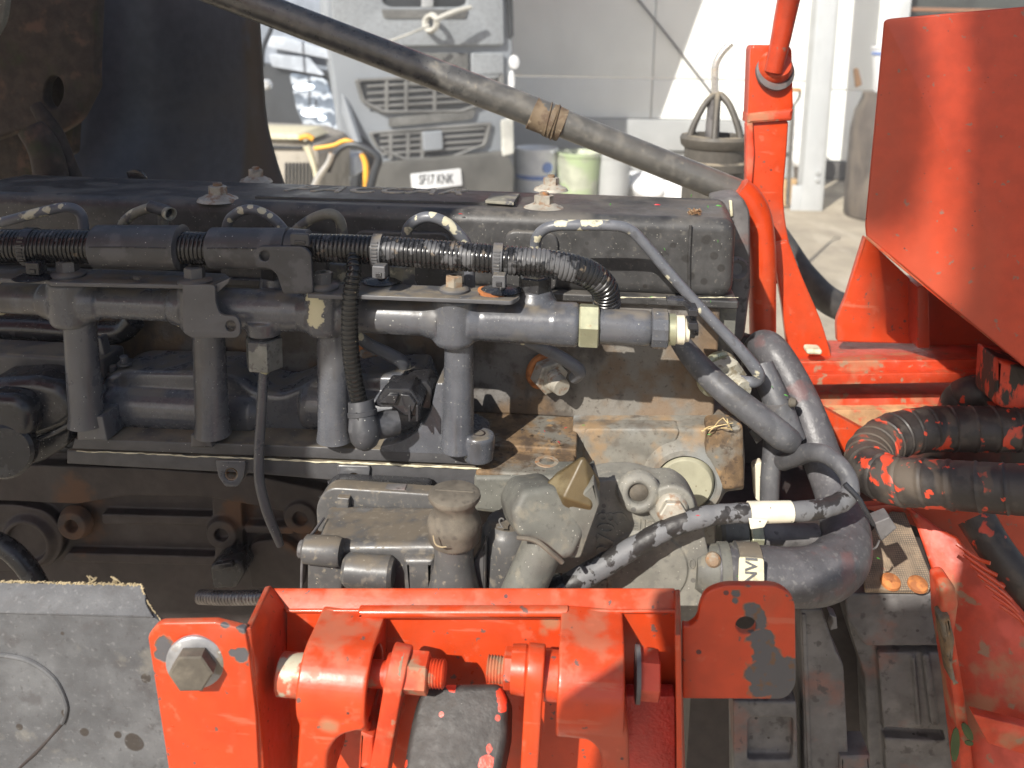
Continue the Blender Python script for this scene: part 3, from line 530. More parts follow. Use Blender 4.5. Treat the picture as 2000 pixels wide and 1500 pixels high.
# ------------------------------------------------------------------ bracket strips on the rail
def bolt_on(par, px, py, zpl, mt, s=1.0, rusty=False):
    p = onz(px, py, zpl); r = RR(29 * s, p)
    b = lathe('flange_bolt', p, (0, 0, 1), [(0, r), (.0018, r * 1.02), (.003, r * .93), (.0045, r * .66)], mt, par, 28)
    hexa('bolt_head', p + V((0, 0, .004)), (0, 0, 1), .0095, r * .62, m_rustbolt if rusty else mt, b, rot=.9)
    lathe('bolt_dish', p + V((0, 0, .0134)), (0, 0, 1), [(0, r * .40), (.0006, r * .36), (.0001, r * .2), (.0001, 0)], m_rustbolt if rusty else mt, b, 14)
def stripbr(label, x0, y0, x1, y1, Yf, Yb, zref, holes=()):
    t = thing('rail_bracket', label, 'bracket', V((X(x0, y0, Yf), Yf, zref)), 'flat brackets bolted along the fuel rail')
    return t
zs = Z(200, 551, .672)
b1 = stripbr('long flat bracket with a bent tab, under the left wide conduit', 0, 545, 445, 540, .672, .715, zs)
fl = Pl(V((0, .69, zs)), (1, 0, 0), (0, 1, 0))
s1 = plate('strip', fil([(-30, 543), (92, 547), (100, 551), (340, 556), (408, 558), (450, 542), (440, 534), (330, 529), (120, 524), (-30, 524)], 2), fl, .0035, m_bracket, b1, holes=[circ(264, 543, 11, 4, 16)], bev=.0006)
plate('bent_tab', fil([(356, 556), (412, 556), (420, 560), (421, 590, 6), (428, 612, 10), (440, 617), (462, 617, 9), (470, 635, 6), (468, 655, 6), (460, 660), (375, 660, 4), (358, 650, 4)], 4), .668, .0035, m_bracket, b1, holes=[circ(450, 637, 10, 11, 18)], bev=.0007)
plate('bent_tab', fil([(412, 557), (420, 556), (450, 542), (446, 552), (424, 572)], 2), .672, .003, m_bracket, b1, bev=.0005)
for x, y in ((133, 534), (381, 547)): bolt_on(b1, x, y + 4, zs + .0002, m_bracket, 1.12)
b2 = stripbr('short flat bracket between the black clip tab and the branch conduit', 612, 560, 690, 570, .672, .71, zs)
plate('strip', fil([(600, 574), (688, 578), (690, 556), (604, 551)], 2), fl, .0035, m_bracket, b2, bev=.0006)
bolt_on(b2, 632, 562, zs + .0002, m_bracket, 1.05)
b3 = stripbr('sunlit flat bracket with an orange oval hole, right of the branch conduit', 690, 575, 1015, 585, .672, .715, zs)
zs3 = Z(850, 582, .672); fl3 = Pl(V((0, .69, zs3)), (1, 0, 0), (0, 1, 0))
plate('strip', fil([(686, 576), (850, 582), (1000, 588, 6), (1016, 578, 5), (1010, 566), (905, 560), (800, 556), (770, 552), (735, 546), (688, 548)], 3), fl3, .0035, m_bracket, b3, holes=[circ(966, 574, 30, 6.5, 24)], bev=.0006)
pq = onz(966, 575, zs3 - .003)
lathe('rusty_hole_edge', pq, (0, 0, 1), [(0, RR(33, pq)), (.0045, RR(33, pq)), (.0045, RR(27, pq)), (0, RR(26, pq))], m_orange, b3, 28, closed=False)
bolt_on(b3, 887, 568, zs3 + .0002, m_bracket, 1, True)
# ------------------------------------------------------------------ conduit and its holders
def ribs(pitch, depth):
    def f(s, r):
        t = (s / pitch) % 1.0
        return r - depth * (0 if t < .55 else math.sin((t - .55) / .45 * PI))
    return f
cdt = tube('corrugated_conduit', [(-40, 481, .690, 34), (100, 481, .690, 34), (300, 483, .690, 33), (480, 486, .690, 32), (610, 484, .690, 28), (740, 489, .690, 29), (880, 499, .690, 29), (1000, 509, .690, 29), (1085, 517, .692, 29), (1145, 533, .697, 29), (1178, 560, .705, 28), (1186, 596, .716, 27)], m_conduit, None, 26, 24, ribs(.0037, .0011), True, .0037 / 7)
tag(cdt, 'black corrugated conduit running along the rail and bending down at its right end', 'conduit')
br = tube('branch_conduit', [(690, 500, .682, 14), (691, 530, .672, 15), (685, 575, .668, 16), (683, 640, .668, 17), (686, 700, .668, 17), (696, 760, .670, 17), (706, 800, .672, 16)], m_conduit2, None, 22, 20, ribs(.0042, .0012), True, .0042 / 7)
tag(br, 'thin corrugated conduit hanging in front of the rail down to a plug', 'conduit')
def sleeve(label, xa, xb, yc, r, split):
    t = thing('conduit_sleeve', label, 'sleeve', at((xa + xb) / 2, yc + r, .69))
    a = at(xa, yc, .69); b = at(xb, yc + .012 * (xb - xa), .69); d = (b - a); R0 = RR(r, a)
    sl_ = lathe('sleeve_shell', a, d, [(0, R0 * .9), (.0008, R0), (d.length - .002, R0 * 1.02), (d.length - .001, R0 * 1.06), (d.length, R0 * .95)], m_blackmatt, t, 40)
    bm = bmesh.new(); k = d.normalized(); e0 = a + V((0, -R0 * .985, R0 * .22)); sweep(bm, [e0 + k * (.004), e0 + k * (d.length * .5) + V((0, 0, .0004)), e0 + k * (d.length - .006)], [.0007, .0009, .0007], 6)
    mk('split_seam', bm, m_black, sl_); return t
sleeve('long smooth black sleeve, left of the two round the conduit', 190, 358, 482, 43, 0)
s2 = sleeve('shorter sleeve with a flat bracket tab hanging from its right end', 413, 566, 484, 40, 0)
plate('sleeve_tab', fil([(493, 493, 6), (505, 481, 8), (592, 481, 10), (607, 496, 6), (611, 574, 5), (553, 574, 5), (540, 534, 12), (524, 524, 6), (500, 522, 5)], 6), .668, .004, m_blackmatt, s2, holes=[circ(516, 500, 10)], bev=.0009)
a = at(565, 470, .69); lathe('buckle_band', at(564, 484, .69), (1, .0, -.01), [(0, RR(37, a)), (.0005, RR(39, a)), (RR(38, a), RR(38, a)), (RR(40, a), RR(34, a))], m_blackmatt, s2, 36)
plate('buckle', fil([(566, 456), (602, 458), (604, 482), (566, 480)], 4), .6705, .004, m_blackmatt, s2, bev=.001)
plate('buckle_slot', fil([(574, 470), (596, 471), (596, 478), (574, 477)], 2), .6695, .003, m_black, s2, bev=.0006)
for px, py, r, lab, zq, mt in ((60, 482, 37, 'dark cable tie round the conduit at the left edge', zs, m_black), (737, 489, 32, 'dusty grey cable tie round the conduit above the branch conduit', zs3, m_bracket), (972, 507, 32, 'grey cable tie above the bracket hole with the orange edge', zs3, m_bracket)):
    t = thing('cable_tie', lab, 'cable tie', onz(px + 8, py + 66, zq), 'cable ties holding the conduit')
    a = at(px, py, .69)
    lathe('strap', a - V((RR(9, a), 0, 0)), (1, .06, -.03), [(0, RR(r - 2, a)), (0, RR(r + 1, a)), (RR(18, a), RR(r + 1, a)), (RR(18, a), RR(r - 2, a))], mt, t, 40)
    for k in range(9):
        an = -.9 + k * .2; q = a + V((RR(1, a), -math.cos(an) * RR(r + 1, a), math.sin(an) * RR(r + 1, a)))
        box('ratchet_tooth', q - V((RR(6, a), .0006, .0008)), q + V((RR(6, a), .0008, .0008)), mt, t, .0002, 1)
    pbox('tie_head', px - 11, py + 31, px + 15, py + 56, .668, .012, mt, t, .0012)
    pbox('tie_slot', px - 4, py + 44, px + 8, py + 53, .667, .006, m_black, t, .0006)
    p = onz(px + 8, py + 60, zq + .0005); lathe('mount_disc', p, (0, 0, 1), [(0, RR(38, p)), (.0008, RR(40, p)), (.003, RR(26, p)), (.0035, RR(10, p)), (.011, RR(8, p)), (.011, 0)], m_black if px < 100 else m_black, t, 28)
# plug at the end of the branch conduit
pg = thing('wiring_plug', 'black angled wiring plug with a split boot under the branch conduit', 'plug', at(720, 870, .68))
a = at(706, 792, .672); b = at(716, 872, .664)
lathe('boot', a, b - a, [(-.004, RR(25, a)), (.004, RR(27, a)), (.0045, RR(29, a)), (.008, RR(29, a)), (.0085, RR(27, a)), (.018, RR(31, a)), (.028, RR(29, a)), (.034, RR(20, a)), (.037, RR(8, a)), (.0375, 0)], m_blackmatt, pg, 30)
tube('boot_seam', [(696, 806, .660, 2), (703, 830, .6585, 2), (709, 862, .659, 2)], m_black, pg, 6)
a = at(718, 836, .674); b = at(790, 820, .690)
lathe('plug_barrel', a, b - a, [(0, RR(26, a)), (.018, RR(27, a)), (.026, RR(25, a)), (.027, RR(18, a))], m_blackmatt, pg, 28)
pl_ = plate('plug_housing', fil([(728, 792), (752, 758, 4), (800, 760, 4), (822, 790), (818, 815, 6), (790, 812), (770, 796), (742, 796)], 3), .676, .03, m_black, pg, bev=.0015)
plate('plug_clip', fil([(738, 788), (758, 770), (778, 772), (772, 790)], 3), .672, .006, m_black, pl_, bev=.001)
plate('plug_clip', fil([(782, 770), (800, 772), (812, 790), (806, 806), (788, 795)], 3), .671, .008, m_black, pl_, bev=.001)
for x in (800, 815): pbox('plug_fin', x - 3, 792, x + 2, 824, .670, .012, m_black, pl_, .0008)
sb_ = plate('sensor_block', fil([(775, 748), (832, 745), (844, 760), (842, 800), (800, 795)], 4), .706, .03, m_black, pg, bev=.0015)

# ------------------------------------------------------------------ injector pipes
IG = 'injector pipes looping over the conduit'
for lab, mt, pts in (
    ('leftmost injector pipe, long and low with three cream chips', m_pipe, [(-40, 446, .74, 10), (20, 430, .74, 10), (90, 412, .742, 10), (130, 405, .745, 10), (154, 414, .75, 10), (163, 440, .752, 10), (162, 500, .752, 10)]),
    ('injector pipe loop with a dark broken collar beside it', m_pipeold, [(232, 500, .75, 10), (236, 450, .748, 10), (252, 424, .745, 10), (285, 408, .742, 10), (308, 408, .742, 11), (318, 424, .745, 10), (316, 500, .75, 10)]),
    ('injector pipe arch over the second sleeve, grey with cream chips', m_pipe, [(440, 500, .75, 10), (444, 440, .748, 10), (460, 418, .744, 10), (487, 409, .742, 10), (518, 418, .743, 10), (545, 438, .746, 10), (575, 480, .75, 10)]),
    ('beige weathered injector pipe loop right of the second sleeve', m_pipeold, [(560, 470, .75, 10), (582, 446, .748, 10), (612, 426, .744, 10), (642, 418, .742, 11), (662, 428, .744, 10), (668, 460, .748, 11), (664, 530, .75, 12)]),
    ('sunlit injector pipe arch between two grey cable ties', m_pipe, [(792, 520, .75, 11), (792, 470, .748, 11), (801, 440, .744, 11), (832, 424, .74, 11), (866, 432, .741, 11), (895, 456, .745, 11), (914, 490, .75, 11), (918, 580, .755, 11)]),
    ('longest injector pipe, stepping flat then slanting down past the sensor to the right', m_pipe, [(1046, 540, .755, 11), (1045, 488, .75, 11), (1052, 458, .745, 11), (1080, 442, .742, 11), (1140, 440, .742, 11), (1200, 441, .742, 11), (1232, 450, .744, 11), (1262, 480, .747, 11), (1320, 548, .75, 11), (1390, 625, .752, 11), (1440, 677, .752, 12), (1472, 715, .755, 13), (1482, 734, .758, 12), (1472, 746, .762, 11), (1440, 742, .768, 11)])):
    tag(tube('injector_pipe', pts, mt, None, 16, 10), lab, 'pipe', IG)
bc = thing('broken_collar', 'dark broken plastic collar on the second injector pipe from the left', 'collar', at(318, 415, .74))
lathe('collar_shell', at(290, 402, .741), (1, 0, -.25), [(0, .0045), (.001, .0055), (.018, .0055), (.02, .0052)], m_blackmatt, bc, 20, closed=False)
lathe('collar_end', at(326, 415, .738), (.8, -.5, -.1), [(0, .0055), (.006, .0062), (.006, .005), (.001, .0044)], m_pipeold, bc, 20, closed=False)
m_crust = MAT('pale_crusty_steel', (.40, .38, .31), .7, [([('N', 120, .5, .62)], (.22, .19, .13), .8), ([('N', 60, .6, .7, 4, 4)], (.55, .53, .45), .8)], bump=[(200, .5)], var=.2)
# connectors on the head where pipes end
for px, py, s, lab, ma, mb, mo in ((1082, 726, 1, 'sunlit injector connector with an orange washer, ending a short pipe', m_rustbolt, m_bolt, m_orange), (742, 702, .95, 'shaded brown injector connector behind the branch conduit', m_rustbolt, m_rustbolt, m_orange),
                             (442, 700, .8, 'dark injector connector behind the second rail column from the left', m_dark, m_dark, m_dark), (1420, 732, 1.25, 'pale crusty injector connector where the longest pipe ends', m_crust, m_crust, m_zinc)):
    t = thing('injector_connector', lab, 'connector', at(px, py, .80), 'injector connectors in the cylinder head')
    k = V((.62, -1, -.12)).normalized(); p = at(px - 22, py - 4, .80 if px < 1300 else .788); r = RR(34 * s, p)
    lathe('sealing_ring', p, k, [(0, r * 1.1), (.004, r * 1.12), (.006, r)], mo, t, 28)
    hexa('connector_hex', p + k * .006, k, .014, r * 1.02, mb, t, rot=.5)
    lathe('connector_neck', p + k * .020, k, [(0, r * .62), (.003, r * .62), (.0035, r * .5), (.005, r * .56), (.0065, r * .5), (.008, r * .56), (.0095, r * .5), (.011, r * .54), (.018, r * .48)], mb, t, 24, 25)
for lab, pts in (('short grey pipe ending in the connector under the rail, half in sun', [(1000, 655, .72, 12), (1042, 672, .735, 12), (1085, 692, .748, 13), (1118, 712, .752, 13), (1132, 726, .757, 13), (1122, 738, .768, 12)]),
                 ('short dark pipe in shade behind the branch conduit', [(690, 650, .72, 12), (720, 672, .735, 12), (760, 692, .745, 13), (784, 706, .75, 13), (790, 720, .757, 13), (780, 728, .765, 12)])):
    tag(tube('injector_stub_pipe', pts, m_pipe, None, 14), lab, 'pipe', 'short pipes under the rail')
# ------------------------------------------------------------------ hoses at the right end
big = tube('coolant_hose', [(1478, 722, .885, 29), (1480, 690, .872, 30), (1494, 676, .855, 32), (1514, 694, .84, 34), (1545, 745, .825, 35), (1578, 815, .80, 36), (1604, 890, .78, 38), (1632, 965, .755, 40), (1650, 1030, .725, 47), (1646, 1085, .695, 53), (1612, 1118, .672, 56), (1560, 1128, .662, 56), (1500, 1122, .658, 53), (1440, 1116, .656, 50), (1400, 1112, .656, 48)], m_hosered, None, 30, 10)
tag(big, 'thick grey rubber hose sweeping down and curling left behind the red tab', 'hose')
hb = thing('hose_collar', 'metal hose collar with a pale sticker on the end of the thick hose', 'hose clamp', at(1440, 1150, .655))
a = at(1372, 1112, .656); d = (at(1500, 1120, .658) - a); k = d.normalized()
lathe('collar_pipe', a, k, [(-.006, RR(36, a)), (0, RR(46, a)), (.012, RR(49, a)), (.0125, RR(53, a)), (.020, RR(54, a)), (.0205, RR(50, a)), (.024, RR(52, a))], m_cast, hb, 36)
cb = lathe('clamp_band', a + k * .026, k, [(0, RR(52, a)), (.0005, RR(56, a)), (.0185, RR(56, a)), (.019, RR(52, a))], m_alloy, hb, 40)
pe = Pl(at(1468, 1112, .630), (1, 0, 0), (0, .25, 1))
stk = plate('sticker', fil([(1444, 1088), (1492, 1092), (1493, 1142), (1442, 1138)], 5), pe, .002, m_cream, cb, bev=.0004)
letters('sticker_print', 'NVI', .0125, .0002, frame(at(1468, 1114, .6285), (0, 0.2, 1), (-1, 0, 0)), m_panel, stk, .0002)
lathe('rust_knob', at(1392, 1092, .645), (0, -1, .3), [(0, .006), (.003, .006), (.005, .004), (.0055, 0)], m_rustbolt, hb, 14)
tag(tube('breather_pipe', [(1320, 655, .775, 18), (1345, 690, .77, 22), (1385, 735, .762, 25), (1430, 775, .752, 26), (1485, 818, .745, 27), (1525, 850, .745, 28), (1545, 862, .75, 24)], m_hose, None, 22), 'smooth grey pipe slanting down from under the sensor to the hose junction', 'pipe')
js = tube('hose_stub', [(1488, 712, .80, 22), (1500, 745, .792, 25), (1520, 790, .782, 27), (1535, 830, .776, 27), (1548, 862, .772, 26)], m_hose, None, 20)
tag(js, 'short dusty hose with a cap, tucked beside the thick hose', 'hose')
lathe('hose_clip', at(1516, 782, .783), V((.25, -.1, -1)), [(0, .0125), (.0005, .0135), (.006, .0135), (.0065, .0125)], m_gear, js, 28)
lathe('clip_lug', at(1540, 785, .770), V((1, -.2, 0)), [(0, .003), (.002, .005), (.006, .004), (.008, .001)], m_rubber, js, 12)
tag(tube('drain_pipe', [(1512, 850, .80, 20), (1508, 890, .795, 19), (1504, 940, .79, 19), (1502, 1000, .785, 18), (1500, 1040, .785, 18)], m_hose, None, 18), 'upright grey pipe behind the taped cable', 'pipe')
pw = plate('white_tab', fil([(1470, 910), (1488, 902), (1496, 925), (1490, 985), (1475, 975)], 6), .80, .01, m_label, None); tag(pw, 'small white plastic tab beside the upright grey pipe', 'tab')
pw2 = plate('white_tab', fil([(1462, 842), (1485, 832), (1500, 850), (1478, 868)], 3), .80, .01, m_alloy, None); tag(pw2, 'small grey plastic tab in the gap under the slanting pipe', 'tab')
# taped loom
lm = thing('taped_cable', 'cable wrapped in black tape with grey overspray and a cream paper band', 'cable', at(1330, 1040, .63))
def bumpy(s, r): return r * (1 + .07 * mnoise.noise(V((s * 130, 3, 1))) + .06 * mnoise.noise(V((s * 45, 1, 7))))
tube('cable_sheath', [(1090, 1150, .612, 22), (1130, 1132, .615, 23), (1190, 1098, .62, 22), (1250, 1062, .625, 20), (1310, 1030, .63, 20), (1370, 1010, .635, 20), (1440, 1002, .64, 19), (1520, 1000, .645, 18), (1590, 996, .655, 19), (1640, 982, .67, 19), (1662, 962, .68, 18)], m_tape, lm, 22, 10, bumpy, True, .0012)
tube('cable_sheath', [(1662, 965, .68, 17), (1658, 935, .69, 17), (1640, 908, .70, 17), (1612, 888, .715, 18), (1580, 884, .735, 18), (1550, 894, .755, 18), (1528, 902, .775, 17)], m_hose, lm, 18)
a = at(1462, 1001, .6415); b = at(1546, 999, .647)
lathe('paper_band', a, b - a, [(0, RR(20, a)), (.0003, RR(21.5, a)), ((b - a).length - .0003, RR(20.5, b)), ((b - a).length, RR(19, b))], m_label, lm, 30)
plate('paper_flap', fil([(1462, 1012), (1500, 1016), (1492, 1030), (1466, 1034)], 2), .632, .0006, m_label, lm, bev=.0002)
tube('tie_tail', [(1650, 945, .672, 6), (1675, 972, .668, 6), (1692, 1000, .666, 5), (1706, 1025, .668, 4)], m_black, lm, 8)
a = at(1098, 1146, .612); lathe('cable_plug', a, V((-1, -.1, -.55)), [(-.004, RR(22, a)), (0, RR(27, a)), (.012, RR(27, a)), (.013, RR(18, a))], m_black, lm, 24)
cp = plate('loose_connector', fil([(1708, 1022), (1738, 1010), (1752, 1032), (1722, 1058)], 3), .67, .015, m_gear, None, bev=.001); tag(cp, 'small grey connector block dangling beside the thick hose', 'connector')
tube('connector_wire', [(1718, 1055, .672, 2), (1712, 1068, .672, 2), (1705, 1072, .675, 2)], m_gear, cp, 6)
# capped union behind the cable
un = thing('pipe_union', 'grey capped pipe union with a yellow hex under the taped cable', 'pipe fitting', at(1440, 1075, .70))
a = at(1404, 1043, .70)
lathe('union_cap', a, (1, .1, 0), [(0, RR(26, a)), (.003, RR(33, a)), (.018, RR(34, a)), (.023, RR(31, a)), (.0235, RR(24, a))], m_cast, un, 28)
hexa('union_nut', at(1460, 1044, .702), (1, .1, 0), .011, RR(36, a), m_zinc, un)
lathe('union_pipe', at(1484, 1046, .704), (1, .1, 0), [(0, RR(24, a)), (.05, RR(24, a))], m_gear, un, 24)
plate('stay', fil([(1595, 1010), (1650, 1000), (1660, 1085), (1640, 1085)], 3), .75, .01, m_gear, un)
# ------------------------------------------------------------------ timing cover
tc = thing('timing_cover', 'dusty pale cast cover with cast numbers and a round boss', 'casting', at(1270, 1200, .650))
TC = [plate('p', fil([(1128, 950), (1182, 938), (1238, 936, 30), (1282, 950, 20), (1312, 946, 20), (1345, 966, 30), (1368, 1010, 30), (1384, 1080, 10), (1400, 1180), (1395, 1230), (1020, 1230), (1040, 1110), (1090, 1040)], 8), .650, .03, None)]
p = at(1247, 963, .645)
TC.append(lathe('p', p, (0, -1, .15), [(-.004, RR(44, p)), (.001, RR(40, p)), (.003, RR(35, p)), (.0042, RR(29, p)), (.0038, RR(24, p)), (.002, RR(20, p)), (-.004, RR(19, p)), (-.004, 0)], None, None, 36))
lathe('dirt_plug', p + V((0, .001, 0)), (0, -1, 0), [(0, RR(19, p)), (.0015, RR(12, p)), (.003, RR(5, p)), (.003, 0)], m_rubber, tc, 16)
p = at(1312, 990, .645); TC.append(lathe('p', p, (0, -1, .1), [(-.006, RR(46, p)), (.001, RR(45, p)), (.0025, RR(42, p)), (.0025, 0)], None, None, 36))
q = lathe('flange_bolt', p + V((0, -.0025, 0)), (.05, -1, .1), [(0, RR(32, p)), (.003, RR(31, p)), (.005, RR(26, p))], m_bolt, tc, 30)
hexa('bolt_head', p + V((0, -.007, 0)), (.05, -1, .1), .007, RR(27, p), m_bolt, q, rot=.3)
p = at(1262, 1110, .6495); TC.append(lathe('p', p, (0, -1, 0), [(-.003, RR(80, p)), (.0014, RR(80, p)), (.0016, RR(76, p)), (.0016, 0)], None, None, 48))
letters('cast_number', '3902708', .0195, .0006, frame(at(1183, 1075, .6495), (0.02, 0, 1), (-1, 0, 0)), m_castpale, tc, .0001)
letters('cast_letter', 'C', .017, .0006, frame(at(1208, 1012, .6495), (.4, 0, -.9), (.9, 0, .4)), m_castpale, tc)
letters('cast_letter', 'CIF', .014, .0006, frame(at(1262, 1024, .6495), (-1, 0, 0), (0, 0, -1)), m_castpale, tc)
letters('cast_letter', '0', .013, .0006, frame(at(1351, 1102, .6495), (1, 0, .0), (0, 0, 1)), m_castpale, tc)
cast('cover_plate', TC, m_castpale, tc, .0008, 3)
# ------------------------------------------------------------------ pump with its lid
pu = thing('filter_housing', 'dusty grey pump housing with a rounded front behind the red bracket', 'pump', at(740, 1140, .61))
zt1 = Z(740, 1062, .605)
hull8('housing_body', [at(600, 1190, .605), at(862, 1190, .605), V((X(862, 1000, .665), .668, Z(740, 1190, .605))), V((X(640, 1000, .665), .668, Z(740, 1190, .605))),
                       at(618, 1066, .605), at(862, 1064, .605), at(858, 988, .668), at(640, 984, .668)], m_alloy, pu, .006, 3)
plate('rear_flange', fil([(616, 985, 20), (640, 952, 20), (850, 966, 12), (860, 1040), (620, 1040)], 6), .668, .016, m_alloy, pu, bev=.002)
lid = plate('black_lid', fil([(622, 978, 16), (640, 950, 18), (834, 960, 8), (836, 976), (690, 972), (628, 976)], 5), .672, .026, m_black, pu, bev=.004)
plate('lid_patch', fil([(702, 955), (792, 956), (786, 972), (704, 971)], 4), .6712, .01, m_redfaded if 0 else m_gear, lid, bev=.001)
plate('lid_clip', fil([(658, 972), (682, 974), (680, 998), (656, 996)], 2), .662, .008, m_alloy, pu, bev=.001)
a = at(592, 1072, .60); lathe('side_knob', a, (1, .02, -.02), [(0, RR(20, a)), (.002, RR(27, a)), (.026, RR(29, a)), (.03, RR(26, a))], m_alloy, pu, 30)
lathe('knob_cap', at(584, 1072, .60), (1, 0, 0), [(0, RR(14, a)), (.001, RR(17, a)), (.004, RR(17, a))], m_gear, pu, 20)
plate('bracket_cast', fil([(600, 1102), (640, 1100), (645, 1080), (668, 1080), (668, 1190), (600, 1190)], 5), .600, .012, m_alloy, pu, bev=.002)
a = at(672, 1112, .598); lathe('rounded_barrel', a, (1, 0, 0), [(0, RR(26, a)), (.003, RR(32, a)), (.036, RR(32, a)), (.039, RR(26, a))], m_alloy, pu, 32)
plate('front_step', fil([(786, 1092), (848, 1092), (850, 1190), (790, 1190)], 7), .598, .02, m_alloy, pu, bev=.005, seg=4)
tube('wire_bail', [(632, 1012, .64, 3), (612, 1040, .62, 3), (594, 1062, .602, 3), (590, 1100, .60, 3), (588, 1190, .60, 3)], m_gear, pu, 8)
m_fiber = MAT('straw_fibre', (.30, .24, .15), .9)
# rubber topped primer button
pb = thing('primer_button', 'brown rubber mushroom cap on a grey neck in front of the manifold', 'primer pump', at(890, 1140, .60))
o = at(887, 1050, .60); s = RR(1, o)
k = V((0, .0, 1))
lathe('rubber_cap', o, k, [(-6 * s, 46 * s), (0, 50 * s), (22 * s, 51 * s), (30 * s, 54 * s), (44 * s, 50 * s), (58 * s, 41 * s), (72 * s, 40 * s), (82 * s, 48 * s), (88 * s, 51 * s), (94 * s, 50 * s), (97 * s, 44 * s), (98 * s, 20 * s), (98.5 * s, 0)], m_rubber, pb, 40, 50)
box('cap_ridge', o + V((-38 * s, -2 * s, 97 * s)), o + V((38 * s, 2 * s, 100 * s)), m_rubber, pb, .0006)
lathe('neck', o, k, [(-150 * s, 60 * s), (-70 * s, 42 * s), (-40 * s, 38 * s), (-6 * s, 40 * s)], m_alloy, pb, 32)
plate('neck_fin', fil([(896, 1140), (930, 1090), (946, 1058), (950, 1060), (948, 1190), (880, 1190)], 6), .605, .01, m_alloy, pb, bev=.002)
tube('torn_thread', [(846, 1046, .575, 1.6), (850, 1062, .574, 1.6), (860, 1068, .574, 1.6), (872, 1068, .574, 1)], m_fiber, pb, 6)
# banjo elbow with olive plug
el = thing('pipe_elbow', 'large dusty grey elbow fitting with a brown pointed plug on top', 'pipe fitting', at(1030, 1150, .61))
a = at(975, 1100, .63)
lathe('neck_ring', at(986, 1180, .63), V((.02, 0, 1)), [(0, RR(58, a)), (.05, RR(52, a)), (.066, RR(50, a)), (.068, RR(46, a)), (.074, RR(40, a))], m_alloy, el, 36)
letters('cast_digit', '2', .011, .0005, frame(at(978, 1022, .6085), (-1, 0, 0), (0, .3, 1)), m_alloy, el)
p1 = at(1010, 1180, .585); p2 = at(1085, 1010, .600)
kk = (p2 - p1).normalized()
EL = [lathe('elbow_pipe', p1, kk, [(0, RR(42, p1)), (.05, RR(41, p1)), (.068, RR(43, p1))], m_cast, el, 32)]
EL.append(plate('elbow_block', fil([(1000, 1000, 12), (1022, 958, 14), (1085, 948, 16), (1128, 985, 14), (1146, 1040, 10), (1120, 1092, 14), (1092, 1096, 10), (1060, 1062, 20), (1012, 1052, 18)], 10), Pl(at(1070, 1020, .582), (.95, .3, 0), (0, .3, 1)), .05, m_cast, el, bev=.0055, seg=3))
EL.append(plate('elbow_side', fil([(1110, 992, 5), (1160, 940, 5), (1172, 985, 5), (1134, 1092, 8), (1105, 1090)], 6), .588, .035, m_cast, el, bev=.002))
tp = bmesh.new()
tip = at(1141, 888, .60); q = [at(1068, 942, .600), at(1100, 972, .584), at(1156, 990, .586), at(1173, 940, .602), at(1130, 915, .640), at(1088, 922, .630)]
lo = [v + V((0, .01, -.02)) for v in q]
vs = [tp.verts.new(v) for v in q]; vt = tp.verts.new(tip); vl = [tp.verts.new(v) for v in lo]
for i in range(6):
    tp.faces.new((vs[i], vs[(i + 1) % 6], vt)); tp.faces.new((vl[i], vl[(i + 1) % 6], vs[(i + 1) % 6], vs[i]))
tp.faces.new(vl[::-1])
m_olive = MAT('brown_scratched_plug', (.085, .06, .026), .48, [([('N', 40, .50, .66)], (.15, .12, .065), .5), ([('N', 90, .6, .7)], (.16, .12, .06), .7)], bump=[(160, .2)], var=.2)
mk('pointed_plug', tp, m_olive, el, 10, .0015, 2)
tube('block_lip', [(1010, 1050, .574, 4), (1045, 1056, .572, 5), (1075, 1078, .570, 5), (1098, 1098, .574, 5)], m_rubber, el, 8)
# ------------------------------------------------------------------ grey guard panel, lower left
gp = thing('plastic_guard', 'dusty grey plastic guard panel with a frayed upper edge and an arc moulded in it', 'panel', at(120, 1500, .515))
yl = 1206
pan = plate('guard_sheet', fil([(-60, 1192), (40, 1196), (297, 1204, 4), (314, 1216), (330, 1300), (352, 1560), (-60, 1560)], 3), .515, .004, m_panel, gp)
up_ = pl3(at(-60, 1192, .515), at(297, 1202, .515), at(-60, 1134, .530))
plate('guard_lip', fil([(-60, 1136), (60, 1138), (276, 1141, 5), (284, 1160, 6), (284, 1178, 8), (300, 1206), (-60, 1196)], 3), up_, .004, m_panel, gp)
bm = bmesh.new(); P = []; R_ = []
for i in range(160):
    x = -50 + i * 2.05; P.append(at(x, 1136 + .022 * x + random.uniform(-1.8, 1.8), .530)); R_.append(RR(1.2 + 2.8 * random.random() ** 2, P[-1]))
sweep(bm, P, R_, 5); P = []; R_ = []
for t in range(36):
    x, y = ((276 + 9 * t / 12, 1140 + 30 * t / 12) if t < 12 else (285 + 30 * (t - 12) / 23, 1170 + 45 * (t - 12) / 23)); P.append(at(x + random.uniform(-1.5, 1.5), y, .529 - .013 * t / 35)); R_.append(RR(1.2 + 2.2 * random.random(), P[-1]))
sweep(bm, P, R_, 5)
for cx in (180, 228):
    for k in range(5):
        sweep(bm, [at(cx + random.uniform(-8, 8), 1138, .53), at(cx + random.uniform(-10, 10), 1132, .529), at(cx + random.uniform(-12, 12), 1126 + random.uniform(-3, 4), .529)], [RR(1.6, at(cx, 1138, .53))] * 3, 5)
m_fray = MAT('frayed_straw_edge', (.31, .25, .15), .9, [([('N', 60, .5, .65)], (.22, .18, .12), .9)], var=.25)
fr_ = mk('frayed_edge', bm, m_fray, gp)
tube('moulded_arc', [(-40, 1278, .5145, 5), (10, 1280, .5145, 5), (60, 1292, .5145, 5), (105, 1325, .5145, 5), (128, 1370, .5145, 5), (128, 1395, .5145, 5), (122, 1412, .5145, 5)], m_panel, gp, 8)
